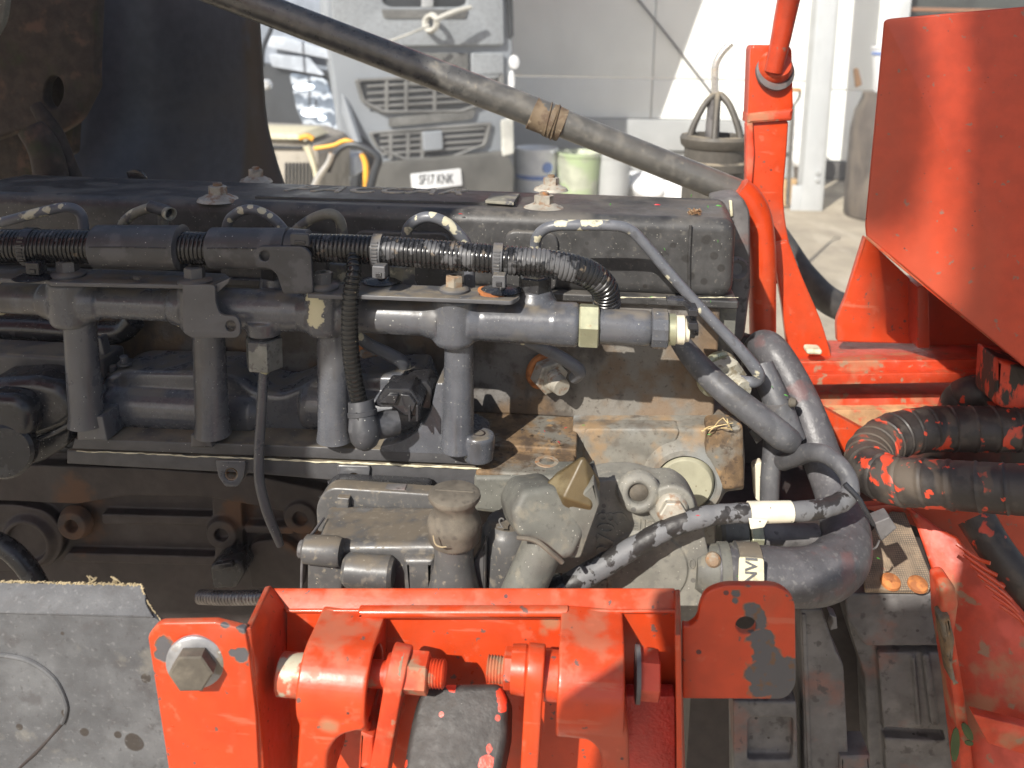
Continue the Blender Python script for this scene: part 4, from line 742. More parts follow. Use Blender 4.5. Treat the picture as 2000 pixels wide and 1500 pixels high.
tube('crack', [(124, 1410, .5155, 4), (100, 1438, .5155, 3), (70, 1470, .5155, 4), (38, 1500, .5155, 3), (10, 1530, .5155, 4)], m_dark, gp, 8)

# ------------------------------------------------------------------ red pivot bracket in front
rb = thing('pivot_bracket', 'glossy red steel bracket with two welded bosses, chipped to grey primer', 'bracket', at(830, 1500, .52))
C1 = [(x, y, .49, r) for x, y, r in ((322, 1262, 18), (318, 1278, 14), (470, 1278, 14), (455, 1275, 9), (476, 1224, 14), (440, 1218, 10), (490, 1205, 12))]
C2 = [(x, y, .495, r) for x, y, r in ((1112, 1208, 20), (1122, 1222, 13), (1108, 1198, 14), (1210, 1220, 15), (1212, 1240, 16), (1216, 1258, 10), (755, 1230, 5), (595, 1222, 10), (586, 1250, 10))]
m_redear = red('red_ear_paint', C1); m_redboss = red('red_boss_paint', C2, [([('P', [(1075, 1225, .55, 22), (1060, 1245, .55, 16), (590, 1300, .5, 16), (600, 1240, .5, 14), (700, 1412, .48, 18), (640, 1425, .49, 22)], 60, 1.2, .3)], (.30, .17, .09), .8, .8)])
m_redtab = red('red_tab_paint', [(x, y, .53, r) for x, y, r in ((1477, 1195, 17), (1484, 1220, 20), (1490, 1250, 24), (1500, 1275, 26), (1500, 1300, 34), (1498, 1330, 34), (1520, 1345, 30), (1524, 1310, 30), (1540, 1320, 26), (1545, 1350, 24), (1438, 1162, 10), (1436, 1176, 8), (1462, 1145, 9), (1405, 1146, 7), (1345, 1215, 9), (1406, 1278, 4), (1376, 1257, 3))], rough=.36)
m_redblack = red('red_with_black_flecks', [(x, y, .53, r) for x, y, r in ((512, 1207, 5), (560, 1215, 9), (562, 1230, 8), (566, 1250, 5), (558, 1420, 8), (560, 1440, 8), (555, 1460, 7))])
YW = .556
web = plate('web', fil([(560, 1192), (1325, 1192), (1330, 1560), (556, 1560)], 3), YW, .006, m_redboss, rb)
lp = pl3(at(515, 1190, YW), at(1325, 1192, YW), at(515, 1147, .568))
plate('top_lip', fil([(522, 1148, 4), (1318, 1148, 3), (1322, 1194), (560, 1194), (535, 1178, 8), (524, 1160)], 3), lp, .006, m_red, rb, bev=.0012)
# inner ledge that carries the bosses
zl = Z(900, 1192, YW)
lg = plate('inner_ledge', fil([(698, 1194), (1110, 1194), (1110, 1212), (698, 1212)], 3), .5485, .009, m_red, rb, bev=.003, seg=3)
tube('ledge_fillet', [(560, 1193, .5545, 4), (900, 1193, .5545, 4), (1318, 1194, .5545, 4)], m_red, rb, 10)
ear = plate('left_ear', fil([(288, 1243, 8), (306, 1218, 18), (420, 1216), (478, 1230, 4), (488, 1290), (500, 1400), (508, 1560), (338, 1560)], 4), .49, .006, m_redear, rb, bev=.0012)
A, B, C_, D = at(476, 1230, .491), at(516, 1146, .566), at(566, 1560, .556), at(508, 1560, .491)
M1 = at(545, 1185, .560)
sd = bmesh.new(); nv = V((.004, .003, 0))
q = [A, B, M1, C_, D]; f1 = [sd.verts.new(v) for v in q]; f2 = [sd.verts.new(v + nv) for v in q]
sd.faces.new(f1); sd.faces.new(f2[::-1])
for i in range(5): sd.faces.new((f1[i], f1[(i + 1) % 5], f2[(i + 1) % 5], f2[i]))
mk('side_wall', sd, m_redblack, rb, 25, .0012)
p = at(383, 1291, .4895)
kk = V((.16, -1, .02)).normalized()
wb = lathe('big_washer', p, kk, [(0, RR(57, p)), (.002, RR(56, p)), (.003, RR(52, p)), (.003, RR(20, p))], MAT('grey_steel_washer', (.33, .33, .34), .4, [([('N', 60, .5, .65)], (.20, .17, .13), .7), ([('N', 120, .58, .68)], (.5, .5, .48), .5)], metal=.5, bump=[(150, .2)]), rb, 44)
hexa('bolt_head', p + kk * .003, kk, .0095, RR(42, p), m_rubber, wb, rot=.25, cham=.1)
# bosses
YB = .522
def boss(xa, xb, ytop, ybot, mt, hole):
    zt_ = Z(xa, ytop, .552); zb2 = Z(xa, ybot, .510); r = (zt_ - zb2) / 2; zc = zt_ - r; yc = .523
    Xa, Xb = at(xa, 1300, yc - r * .7).x, at(xb, 1300, yc - r * .7).x
    P0 = Pl(V((Xb, 0, 0)), (0, 1, 0), (0, 0, 1)); ol = [(YW + .002, zc + r), (yc, zc + r)]
    ol += [(yc - r * math.sin(a), zc + r * math.cos(a)) for a in [PI * k / 28 for k in range(1, 28)]] + [(yc, zc - r), (YW + .002, zc - r)]
    ho = [[(yc + r * .80 * math.cos(2 * PI * k / 36), zc + r * .80 * math.sin(2 * PI * k / 36)) for k in range(36)]] if hole is BL else []
    hole.append(plate('p', ol[::-1], P0, Xb - Xa, None, None, ho, .0012, True))
    if hole is BL: hole.append(lathe('p', V((Xa + .003, yc, zc)), (1, 0, 0), [(0, r * .9), (.004, r * .9), (.004, 0)], None, None, 40))
    return V((Xa, yc, zc)), r
BL = []; BR = []
cL, rL = boss(583, 718, 1190, 1420, m_redboss, BL)
cR, rR = boss(1090, 1222, 1190, 1440, m_redboss, BR)
BL.append(plate('p', fil([(574, 1560), (584, 1400), (700, 1408), (716, 1425), (660, 1440, 26), (640, 1470, 14), (636, 1560)], 5), .494, .05, None, bev=.003)); cast('boss', BL, m_redboss, rb, .0009, 4)
plate('left_gusset', fil([(704, 1430), (730, 1440), (726, 1560), (696, 1560)], 4), .502, .04, m_redworn, rb, bev=.002)
BR.append(plate('p', fil([(1095, 1400), (1221, 1400), (1228, 1440), (1232, 1560), (1180, 1560), (1172, 1470, 14), (1150, 1448, 20), (1100, 1440, 8)], 5), .494, .05, None, bev=.003)); cast('boss', BR, m_redboss, rb, .0009, 4)
plate('rough_inner_plate', fil([(1222, 1360), (1318, 1360), (1320, 1560), (1226, 1560)], 4), .538, .012, MAT('orange_peel_red', (.46, .04, .03), .32, bump=[(420, .8, .0012)], var=.15), rb)
EDG = at(1326, 1300, .51)
hull8('end_plate', [at(1322, 1560, .497), at(1334, 1560, .497), at(1340, 1560, .568), at(1328, 1560, .568), at(1318, 1240, .497), at(1330, 1240, .497), at(1328, 1150, .568), at(1318, 1150, .568)], m_red, rb, .0012)
tb_ = plate('right_tab', fil([(1334, 1365, 2), (1333, 1222, 4), (1345, 1224, 6), (1362, 1212, 10), (1366, 1185, 20), (1378, 1158, 16), (1412, 1144, 20), (1520, 1144, 30), (1553, 1170, 26), (1555, 1340, 22), (1535, 1366, 18)], 6), .532, .006, m_redtab, rb, holes=[circ(1457, 1222, 20, 17)], bev=.001)
# pins, nuts and threads
a = at(545, 1318, YB); a = V((a.x, YB, a.z)); r = RR(40, a)
a = V((a.x, cL.y, cL.z)); lathe('pivot_pin', a, (1, 0, 0), [(0, r * .85), (.0015, r), (.022, r)], m_redpin, rb, 28)
def stud(x0, x1, yc, rpx):
    a = at(x0, yc, YB - .006); L_ = X(x1, yc, YB - .006) - a.x; r = RR(rpx, a); pr = [(0, r * .85)]; k = 0
    n = max(3, int(abs(L_) / .0019))
    for i in range(n): pr += [(L_ * (i + .3) / n, r), (L_ * (i + .8) / n, r * .88)]
    return lathe('stud_thread', a, (1, 0, 0), pr + [(L_, r * .8)], m_redworn, rb, 24, 20)
stud(800, 870, 1311, 27); stud(952, 1000, 1306, 26)
a = at(792, 1312, YB - .006); hexa('stud_nut', a, (1, 0, 0), X(838, 1312, YB - .006) - a.x, RR(40, a), m_redworn, rb, rot=.4)
lathe('spring_washer', at(783, 1310, YB - .006), (1, 0, 0), [(0, RR(44, a)), (.0028, RR(44, a))], m_rustbolt, rb, 28)
a = at(985, 1304, YB - .006); hexa('stud_nut', a, (1, 0, 0), X(1030, 1304, YB - .006) - a.x, RR(38, a), m_red, rb, rot=.2)
a = at(1245, 1316, YB); lathe('spring_washer', at(1241, 1316, YB), (1, 0, 0), [(0, RR(52, a)), (.0028, RR(52, a))], m_gear, rb, 32)
hexa('pivot_nut', a, (1, 0, 0), X(1288, 1316, YB) - a.x, RR(46, a), m_redworn, rb, rot=.2)
lathe('bush', at(1064, 1318, YB), (1, 0, 0), [(0, RR(46, a)), (.010, RR(46, a))], m_red, rb, 32)
lathe('bush', at(690, 1312, YB), (1, 0, 0), [(0, RR(26, a)), (.024, RR(26, a)), (.024, RR(40, a)), (.028, RR(40, a))], m_redworn, rb, 32)
# link arms between the bosses
la = thing('link_arm', 'worn red flat link arm beside the left boss, slanting down', 'link arm', at(765, 1500, .50), 'link arms of the pivot bracket')
def arm(par, px, py, rpx, wpx, lean, mt, yc=.517):
    c = at(px, py, yc); r = RR(rpx, c); w = RR(wpx, c)
    P0 = Pl(c + V((w / 2, 0, 0)), (0, 1, 0), (lean, 0, 1))
    ol = [(-r * 1.0, -.14), (-r, 0)] + [(-r * math.cos(a), r * math.sin(a)) for a in [PI * k_ / 20 for k_ in range(1, 20)]] + [(r, 0), (r * .8, -.14)]
    return plate('arm', ol[::-1], P0, w, mt, par, uv=True, bev=.0015)
arm(la, 778, 1312, 48, 36, .16, m_redworn)
lb = thing('link_arm', 'red narrow upright link arm beside the right boss', 'link arm', at(1046, 1500, .50), 'link arms of the pivot bracket')
arm(lb, 1046, 1308, 46, 34, .03, m_red)
lathe('arm_eye', at(1000, 1306, .517), (1, 0, 0), [(0, RR(44, a)), (.009, RR(46, a)), (.012, RR(40, a))], m_red, lb, 28)
bpn = pl3(at(776, 1560, .478), at(966, 1560, .478), at(776, 1336, .525))
bf = plate('rubber_buffer', fil([(828, 1336, 12), (975, 1334, 12), (992, 1370, 14), (990, 1440), (966, 1560), (776, 1560), (800, 1420, 20), (812, 1370, 14)], 8), bpn, .03, MAT('black_rubber_with_red_flecks', (.030, .025, .023), .6, [([('P', [(a_, b_, bpn.px(a_, b_).y, c_) for a_, b_, c_ in ((980, 1358, 18), (982, 1382, 10), (955, 1462, 9), (952, 1490, 14), (882, 1338, 12), (862, 1395, 4), (972, 1402, 5), (780, 1490, 12))], 110, 2.0, .06)], (.66, .05, .02), .4), ([('S', 150, .13, .3)], (.3, .28, .26), .6), ([('N', 70, .5, .7)], (.05, .042, .037), .7)], bump=[(120, .6, .0015)]), None, bev=.005, seg=3)
tag(bf, 'black rubber buffer block with red paint flecks between the two link arms', 'buffer')
# ------------------------------------------------------------------ gearbox and red frame, lower right
gx = thing('gearbox', 'grey ribbed gearbox casting in shade under the thick hose', 'gearbox', at(1600, 1500, .72))
LP = [plate('p', fil([(1432, 1370), (1556, 1372), (1560, 1560), (1434, 1560)], 4), .70, .03, None, holes=[fil([(1462, 1402), (1550, 1402), (1548, 1485), (1460, 1485)], 8)])]
LP.append(plate('p', [(1450, 1390), (1556, 1390), (1556, 1500), (1450, 1500)], .709, .02, None))
LP.append(plate('p', fil([(1562, 1190), (1606, 1190), (1632, 1270), (1648, 1300), (1656, 1450), (1662, 1560), (1572, 1560), (1570, 1400)], 5), .705, .03, None))
cast('side_casting', LP, m_gear, gx, .0012, 5)
plate('rib_strip', fil([(1566, 1200), (1574, 1200), (1588, 1560), (1580, 1560)], 2), .7035, .01, m_gear, gx)
GX = []
GX.append(plate('p', fil([(1640, 1150), (1830, 1155), (1850, 1300), (1880, 1560), (1700, 1560), (1690, 1320), (1660, 1230)], 8), .78, .03, None))
GX.append(plate('p', fil([(1650, 1160), (1830, 1160), (1836, 1235), (1846, 1262), (1690, 1262), (1655, 1210)], 6), .765, .03, None))
GX.append(plate('p', fil([(1715, 1275), (1850, 1275), (1876, 1440), (1880, 1560), (1735, 1560), (1728, 1440)], 6), .768, .02, None, holes=[fil([(1725, 1420), (1842, 1426), (1848, 1448), (1728, 1442)], 4)]))
GX.append(plate('p', fil([(1802, 1280), (1816, 1280), (1836, 1420), (1820, 1420)], 2), .762, .02, None))
GX.append(plate('p', fil([(1782, 1285), (1788, 1285), (1800, 1420), (1792, 1420)], 2), .764, .02, None))
cast('bell_housing', GX, m_gear, gx, .0014, 5)
plate('foot', fil([(1640, 1478), (1700, 1476), (1706, 1560), (1640, 1560)], 4), .70, .03, m_gear, gx, bev=.003)
plate('cable_clip', fil([(1620, 1200), (1634, 1205), (1636, 1228), (1622, 1232), (1624, 1222), (1628, 1215)], 2), .69, .012, m_gear, gx)
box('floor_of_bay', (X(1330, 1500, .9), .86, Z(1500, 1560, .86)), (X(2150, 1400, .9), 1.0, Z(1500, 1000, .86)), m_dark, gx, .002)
mp = thing('mesh_cover', 'brown dusty patterned cover plate with two orange bolts right of the thick hose', 'cover plate', at(1750, 1150, .78))
mpl = pl3(at(1690, 1135, .765), at(1815, 1140, .765), at(1690, 1000, .84))
mg = G('pressed_mesh_plate'); 
m_mesh = MAT('pressed_mesh_plate', (.27, .20, .135), .8, [([('W', 150, 'X', .55, .75), ('N', 40, .3, .7)], (.10, .085, .07), .7), ([('W', 150, 'Y', .55, .75), ('N', 40, .3, .7)], (.10, .085, .07), .7), ([('N', 20, .6, .7)], (.55, .09, .04), .5)], bump=[(120, .6, .002)], var=.2)
plate('plate_sheet', fil([(1680, 1060), (1740, 998), (1768, 1000), (1822, 1134), (1815, 1152), (1690, 1150)], 4), mpl, .006, m_mesh, mp)
for x, y in ((1739, 1138), (1792, 1143)):
    p = mpl.px(x, y); lathe('cover_bolt', p, mpl.N, [(0, RR(19, p)), (.003, RR(18, p)), (.005, RR(12, p)), (.0055, 0)], m_orange, mp, 24)
rf = thing('chassis_plate', 'large red chassis frame with worn edges at the lower right', 'frame', at(1900, 1500, .75))
fp1 = pl3(at(1830, 1500, .72), at(2000, 1500, .70), at(1830, 1100, .80))
plate('frame_plate', fil([(1768, 985), (1830, 1030), (1870, 1050), (1900, 1100), (2080, 1200), (2080, 1560), (1895, 1560), (1868, 1420), (1850, 1300), (1842, 1230, 10), (1835, 1160, 20), (1790, 1030)], 5), fp1, .02, m_redworn, rf, bev=.003)
plate('frame_edge', fil([(1838, 1148, 10), (1866, 1142, 14), (1874, 1180), (1866, 1240), (1886, 1360), (1912, 1560), (1884, 1560), (1862, 1360), (1842, 1230)], 4), .70, .03, m_redworn, rf, bev=.004)
plate('weld_seam', fil([(1840, 1212), (1856, 1205), (1866, 1250), (1862, 1300), (1870, 1340), (1858, 1330), (1848, 1270)], 3), .693, .02, m_rust, rf, bev=.003)
for i in range(7):
    x = 1868 + i * 14; tube('pressed_rib', [(x, 1062 + i * 20, .745 - i * .003, 4), (x + 40, 1090 + i * 20, .735 - i * .003, 4), (x + 66, 1100 + i * 24, .728 - i * .003, 4)], m_red, rf, 8)
plate('rear_panel', fil([(1680, 990), (2080, 960), (2080, 1210), (1900, 1110), (1820, 1040)], 5), .848, .01, m_redfaded, rf)
plate('cross_plate', fil([(1900, 1395), (2080, 1440), (2080, 1500), (1930, 1452)], 4), .68, .01, m_redworn, rf)
tag(tube('dark_stay', [(1905, 1010, .80, 36), (1950, 1080, .78, 34), (2030, 1180, .76, 34)], m_sleeve, None, 16), 'dark tube slanting behind the red frame at the right edge', 'tube')
for (x, y, w, hh, an), lfl in zip(((1866, 1455, 9, 34, .05), (1934, 1433, 15, 7, .3), (1890, 1430, 8, 20, -.5), (1893, 1452, 9, 5, .2)), ('long upright dark green leaf at the foot of the red frame edge', 'small flat green leaf lying furthest right on the red frame', 'curled dark green leaf slanting over the red frame edge', 'tiny dark green leaf under the curled one')):
    c, s_ = math.cos(an), math.sin(an); pts = [(x + c * a_ - s_ * b_, y + s_ * a_ + c * b_) for a_, b_ in circ(0, 0, w, hh, 12)]
    tag(plate('leaf', pts, .695, .001, MAT('green_leaf', (.035, .06, .014), .5), None, bev=.0003), lfl, 'leaf', 'green leaves at the lower right')
# ------------------------------------------------------------------ fat wrapped hose
def wrap(s, r): t = (s / .021) % 1.0; return r * (1 + .035 * (t < .12) - .02 * (t > .88))
fh = tube('wrapped_hose', [(2080, 958, .70, 50), (1990, 956, .715, 49), (1900, 950, .73, 48), (1810, 944, .75, 47), (1745, 938, .77, 47), (1703, 918, .80, 46), (1700, 886, .845, 44), (1745, 852, .885, 43), (1820, 838, .90, 43), (1920, 838, .90, 44), (2060, 836, .90, 44)], m_sleeve, None, 28, 14, wrap, True, .0016)
tag(fh, 'fat hose in black spiral wrap with red paint, folded back on itself', 'hose')
tag(tube('wrapped_hose', [(1860, 806, .98, 28), (1875, 778, .98, 30), (1920, 770, .97, 40), (2060, 770, .96, 42)], m_sleeve, None, 18, 10, wrap, True, .0016), 'dark wrapped hose under the red box, in shade', 'hose')
# ------------------------------------------------------------------ red subframe, post and box behind
m_gapred = MAT('gap_dark_red', (.10, .022, .014), .6, [([('N', 30, .45, .6)], (.04, .025, .02), .6)], bump=[(100, .3)])
sf = thing('red_subframe', 'red worn beam with two gussets, half in the shadow of the red box', 'beam', at(1700, 750, 1.0))
YS = 1.0
zS = Z(1700, 690, YS + .05)
hull8('beam_top', [at(1560, 748, YS), at(2080, 738, YS), at(2080, 660, YS + .14), at(1545, 672, YS + .14), at(1556, 706, YS), at(2080, 700, YS), at(2080, 652, YS + .14), at(1545, 666, YS + .14)], m_redworn, sf, .003)
plate('beam_lip', [(1570, 733), (1800, 729), (2080, 726), (2080, 745), (1820, 748), (1575, 752)], YS - .012, .02, m_redworn, sf)
plate('lower_beam', fil([(1592, 770), (1786, 770), (2080, 770), (2080, 850), (1800, 850), (1625, 850), (1600, 800)], 3), YS + .03, .05, m_redworn, sf)
plate('rust_ledge', [(1610, 802), (1800, 800), (2080, 800), (2080, 838), (1650, 838)], YS + .015, .03, MAT('brown_gritty_rust', (.42, .24, .12), .9, [([('N', 60, .5, .65)], (.55, .10, .05), .7)], bump=[(150, .5)], var=.25), sf)
plate('dark_gap_sheet', [(1600, 836), (2080, 836), (2080, 1010), (1640, 1010)], YS + .07, .02, m_gapred, sf)  # dark sheet added so the gap between the hoses stays dark
plate('front_gusset', fil([(1595, 790), (1640, 815), (1705, 850), (1720, 862), (1660, 900), (1645, 880), (1610, 830)], 4), .93, .012, m_red, sf)
plate('curved_gusset', fil([(1500, 480), (1540, 470), (1566, 540, 40), (1604, 625, 30), (1626, 700), (1540, 700), (1528, 600), (1515, 520)], 8), YS + .03, .012, m_red, sf, bev=.002)
plate('flared_gusset', fil([(1690, 462), (1790, 556), (1790, 672), (1636, 668), (1634, 628, 12), (1652, 585)], 4), YS + .05, .012, m_red, sf, bev=.002)
plate('upright_flange', fil([(1792, 560), (1812, 560), (1816, 680), (1792, 680)], 3), YS + .02, .05, m_redfaded, sf)
plate('back_panel', fil([(1812, 560), (2080, 560), (2080, 680), (1816, 680)], 3), YS + .08, .02, m_redfaded, sf)
pbox('pale_pad', 1576, 683, 1607, 694, .985, .02, m_cream, sf, .003)
tag(tube('red_upright_pipe', [(1440, 372, 1.0, 30), (1462, 392, 1.0, 29), (1480, 430, 1.0, 28), (1488, 500, 1.0, 27), (1489, 580, 1.0, 26), (1490, 690, 1.0, 25)], m_red, None, 24), 'red upright pipe bending into the brown tube at its top', 'pipe')
po = thing('red_post', 'red upright post with a round rubber socket near its top', 'post', at(1520, 500, 1.06))
YP = 1.06
plate('post_head', fil([(1466, 96, 10), (1470, 88, 8), (1540, 88, 10), (1547, 96), (1550, 210, 6), (1542, 222), (1464, 230), (1461, 225)], 5), YP, .035, m_red, po, bev=.003)
plate('head_skirt', fil([(1461, 222), (1550, 212), (1547, 236), (1460, 242)], 4), YP - .004, .04, m_redworn, po, bev=.003)
plate('post_shaft', fil([(1464, 238), (1541, 234), (1537, 300, 30), (1529, 390, 40), (1540, 470, 40), (1560, 545), (1500, 560), (1498, 440), (1466, 400)], 10), YP + .002, .03, m_red, po, bev=.003)
plate('rusty_edge', fil([(1459, 240), (1471, 238), (1474, 300), (1468, 385), (1458, 380)], 4), YP - .003, .02, m_redworn, po, bev=.002)
c = at(1513, 132, YP); lathe('socket', c, V((.15, -1, .5)), [(0, RR(34, c)), (.006, RR(33, c)), (.012, RR(26, c)), (.012, RR(16, c))], m_red, po, 32)
lathe('socket_rubber', c + V((0, .001, -.006)), V((.15, -1, .4)), [(0, RR(38, c)), (.005, RR(38, c)), (.006, RR(30, c))], m_gear, po, 32)
tag(tube('red_rod', [(1510, 140, YP - .015, 17), (1524, 80, YP - .02, 19), (1536, 20, YP - .025, 21), (1560, -90, YP - .04, 24)], m_redfaded, None, 20), 'dull red rod rising out of the socket in the red post', 'rod')
bx = thing('red_box', 'large red sheet metal box with a slanted lower edge, at the right', 'tank', at(1850, 600, .86))
bp = pl3(at(1692, 460, .86), at(2090, 460, .83), at(1729, 40, .86))
bo_ = plate('box_front', fil([(1727, 40, 10), (1740, 36, 6), (2100, 4), (2100, 800), (1692, 462, 4), (1690, 440)], 4), bp, .004, m_redfaded, bx, bev=.0018, seg=3)
bm = bmesh.new(); d_ = ray(1712, 60); d_ = V((d_.x / d_.y + .02, 1, 0)); f1 = []; f2 = []
for x, y in ((1727, 37), (2100, 4), (2100, 800), (1692, 462)):
    p = bp.px(x, y); p = p + V((.003, .0035, 0 if y > 100 else -.002)); f1.append(bm.verts.new(p)); f2.append(bm.verts.new(p + d_ * .30))
bm.faces.new(f2)
for i in range(4): bm.faces.new((f1[i], f1[(i + 1) % 4], f2[(i + 1) % 4], f2[i]))
mk('box_shell', bm, m_redfaded, bx, 30)
tube('torn_edge', [(1692, 463, .859, 3), (1760, 520, .857, 3), (1850, 592, .852, 4), (1930, 655, .847, 4), (2060, 760, .84, 4)], m_redworn, bx, 6)
hg = plate('box_bracket', fil([(1948, 700), (2080, 745), (2080, 800), (1975, 806, 10), (1942, 790, 10)], 5), .90, .05, MAT('peeling_red_on_black', (.50, .05, .02), .5, [([('N', 50, .49, .53, 6, 0, (1, 1, .4))], (.03, .025, .022), .6)], bump=[(90, .5, .002)]), bx, bev=.004)
# ------------------------------------------------------------------ brown strut over the cover
st = thing('support_strut', 'brown worn steel tube slanting across behind the valve cover, taped in the middle', 'strut', at(1440, 375, 1.02))
tube('strut_tube', [(330, -54, 1.0, 30), (1075, 231, 1.017, 30)], m_strut, st, 28, 4)
tube('strut_tube', [(1072, 230, 1.017, 28), (1452, 382, 1.02, 28)], m_strut, st, 28, 4)
a = at(1038, 220, 1.016); b = at(1100, 246, 1.018)
lathe('tape_wrap', a, b - a, [(0, RR(31, a)), (.001, RR(33, a)), (.020, RR(32, a)), (.022, RR(34, a)), ((b - a).length - .001, RR(33, a)), ((b - a).length, RR(30, a))], m_strutband, st, 36, 50)
k = (b - a).normalized()
for t, r, tl in ((.020, 35, .25), (.026, 35, -.2), (.029, 36, .1)):
    lathe('wire_tie', a + k * t, k + V((tl, 0, .1)), [(0, RR(r - 1.5, a)), (.001, RR(r + 1, a)), (.002, RR(r - 1.5, a))], m_strutband, st, 30)
# ------------------------------------------------------------------ dark curved sheet and mossy plate, upper left
fn = thing('curved_fender', 'large dark curved sheet behind the engine, brown along its right edge', 'fender', at(350, 340, 1.15))
m_fend = MAT('dark_blue_grey_sheet', (.062, .066, .078), .42, [([('G', 'x', at(440, 200, 1.2).x, at(462, 200, 1.2).x), ('N', 14, .3, .42, 3)], (.075, .062, .048), .7), ([('N', 9, .5, .75)], (.085, .085, .09), .6, .7)], bump=[(40, .08)], var=.12)
bm = bmesh.new(); rows = []
for j in range(13):
    py = -60 + j * 38; row = []
    for i in range(15):
        t = i / 14; flare = max(0, (py - 210) / 160) ** 1.6
        px = 150 + t * (352 + 8 * j * .3 + 26 * flare * 1.2) - 60 * flare * (1 - t)
        Y = 1.20 + .10 * math.cos(PI * (t - .5) * .9) - .05 * flare + .02 * t
        row.append(bm.verts.new(at(px, py, Y)))
    rows.append(row)
for a, b in zip(rows, rows[1:]):
    for k in range(14): bm.faces.new((a[k], a[k + 1], b[k + 1], b[k]))
o_ = mk('fender_sheet', bm, m_fend, fn, 60); md = o_.modifiers.new('thick', 'SOLIDIFY'); md.thickness = .006
mo = thing('mossy_plate', 'dark mossy rusted plate with an oval hole at the upper left', 'plate', at(80, 340, 1.05))
m_moss = MAT('mossy_dark_rust', (.035, .026, .020), .85, [([('N', 14, .52, .66)], (.030, .036, .014), .9), ([('N', 30, .55, .7, 5, 4)], (.085, .05, .035), .85)], bump=[(50, .7, .003)], var=.3)
plate('plate_sheet', fil([(-80, -60), (192, -60), (184, 140, 10), (186, 170), (150, 240, 40), (112, 262), (60, 250), (-80, 300)], 6), 1.06, .02, m_moss, mo, holes=[[(104 + 17 * math.cos(t) - 8 * math.sin(t), 180 + 30 * math.sin(t) + 10 * math.cos(t)) for t in [2 * PI * k / 20 for k in range(20)]]], bev=.004)
plate('plate_back', fil([(-80, -60), (160, -60), (140, 300), (-80, 420)], 6), 1.12, .02, m_moss, mo)
tube('rusty_lever', [(70, 205, 1.04, 12), (105, 260, 1.035, 18), (130, 320, 1.03, 18), (165, 400, 1.02, 16)], m_moss, mo, 12)
tube('rusty_lever', [(60, 250, 1.0, 26), (90, 300, 1.0, 30), (110, 400, 1.0, 34)], m_moss, mo, 12)
tag(plate('pale_edge', fil([(-40, -40), (16, -40), (6, 40, 20), (-10, 70), (-40, 90)], 8), .95, .01, m_cast, None), 'pale rounded corner of a panel at the top left edge', 'panel')
tag(plate('torn_scrap', fil([(246, 336), (262, 330), (276, 336), (285, 346), (285, 356), (252, 354)], 2), .955, .004, m_black, None), 'small dark scrap sticking up behind the valve cover', 'scrap')

GLARE_HAZE = .009
# ------------------------------------------------------------------ yard, wall and everything behind
m_ground = MAT('pale_concrete_yard', (.36, .31, .235), .9, [([('N', 1.2, .45, .65)], (.28, .24, .185), .9), ([('N', 5, .5, .7, 6, 3, (1, .3, 1))], (.42, .37, .29), .9), ([('S', 9, .14, .3)], (.15, .13, .11), .9)], bump=[(6, .4, .01)], vs=3, var=.12)
gr = box('yard_ground', (-60, -40, -.3), (60, 120, 0), m_ground, None, 0); tag(gr, kind='structure')
fw = V((FWD.x, FWD.y, 0)).normalized(); rt = V((fw.y, -fw.x, 0))
DW = 11.4
wpl = Pl(fw * DW, rt, (0, 0, 1))
m_wall = MAT('cream_cladding', (.85, .86, .82), .55, [([('N', 1.5, .5, .7, 5, 0, (1, 1, .3))], (.79, .80, .76), .6, .6)], vs=2, var=.04)
m_wallgrey = MAT('grey_wall_trim', (.36, .37, .37), .5, vs=3, var=.08)
wa = thing('workshop_wall', 'cream clad workshop wall behind the truck, crossed by a slanting shadow edge', 'wall', fw * DW)
def wz(py, px=1300): return wpl.px(px, py).z
def wx(px, py=150): return (wpl.px(px, py) - fw * DW).dot(rt)
def wpan(name, xa, xb, za, zb, off, th, mt, par):
    bm_ = Pl(fw * (DW - off), rt, (0, 0, 1))
    O = bm_.O
    pts = [bm_.uv(O + rt * a + V((0, 0, b))) for a, b in ((xa, za), (xb, za), (xb, zb), (xa, zb))]
    return plate(name, pts, bm_, th, mt, par, uv=True, bev=.008)
zb_, zm, z3 = wz(292), wz(233), wz(154)
xj = [-9, -4.6, -1.3, 1.8, wx(1610)]
for a, b in zip(xj, xj[1:]):
    for c0, c1 in ((zm, z3), (z3, z3 + 2.4), (z3 + 2.4, z3 + 4.6)):
        wpan('wall_panel', a + .01, b - .01, c0 + .01, c1 - .01, 0, .12, m_wall, wa)
for c0, c1 in ((.25, z3 - .1), (z3 - .1, z3 + 2.3), (z3 + 2.3, z3 + 4.6)): wpan('wall_panel', wx(1612), wx(1712), c0 + .01, c1 - .01, 0, .12, m_wall, wa)
wpan('base_rail', -9, wx(1605), zb_, zm, .10, .2, m_wallgrey, wa)
wpan('skirting', -9, wx(1605), .02, zb_ - .02, .02, .14, m_wallgrey, wa)
wpan('skirting', wx(1612), wx(1712), .02, .24, .02, .14, MAT('dark_skirting', (.09, .085, .08), .7), wa)
wpan('door_frame', wx(1712), wx(1762), .02, z3 + 4.6, .06, .2, MAT('pale_door_frame', (.60, .62, .63), .5, vs=3), wa)
wpan('dark_doorway', wx(1765), wx(1765) + 5, .02, z3 + 4.6, -.4, .1, MAT('dark_interior', (.035, .04, .036), .7, vs=3), wa)
wpan('door_lintel', wx(1765), wx(1765) + 5, wz(22, 1800), wz(14, 1800), -.1, .2, MAT('brown_lintel', (.22, .11, .06), .7), wa)
b0 = onz(1588, 412, 0)
pi_ = thing('steel_pillar', 'galvanised steel column with a bolted foot, right of the red post', 'pillar', b0)
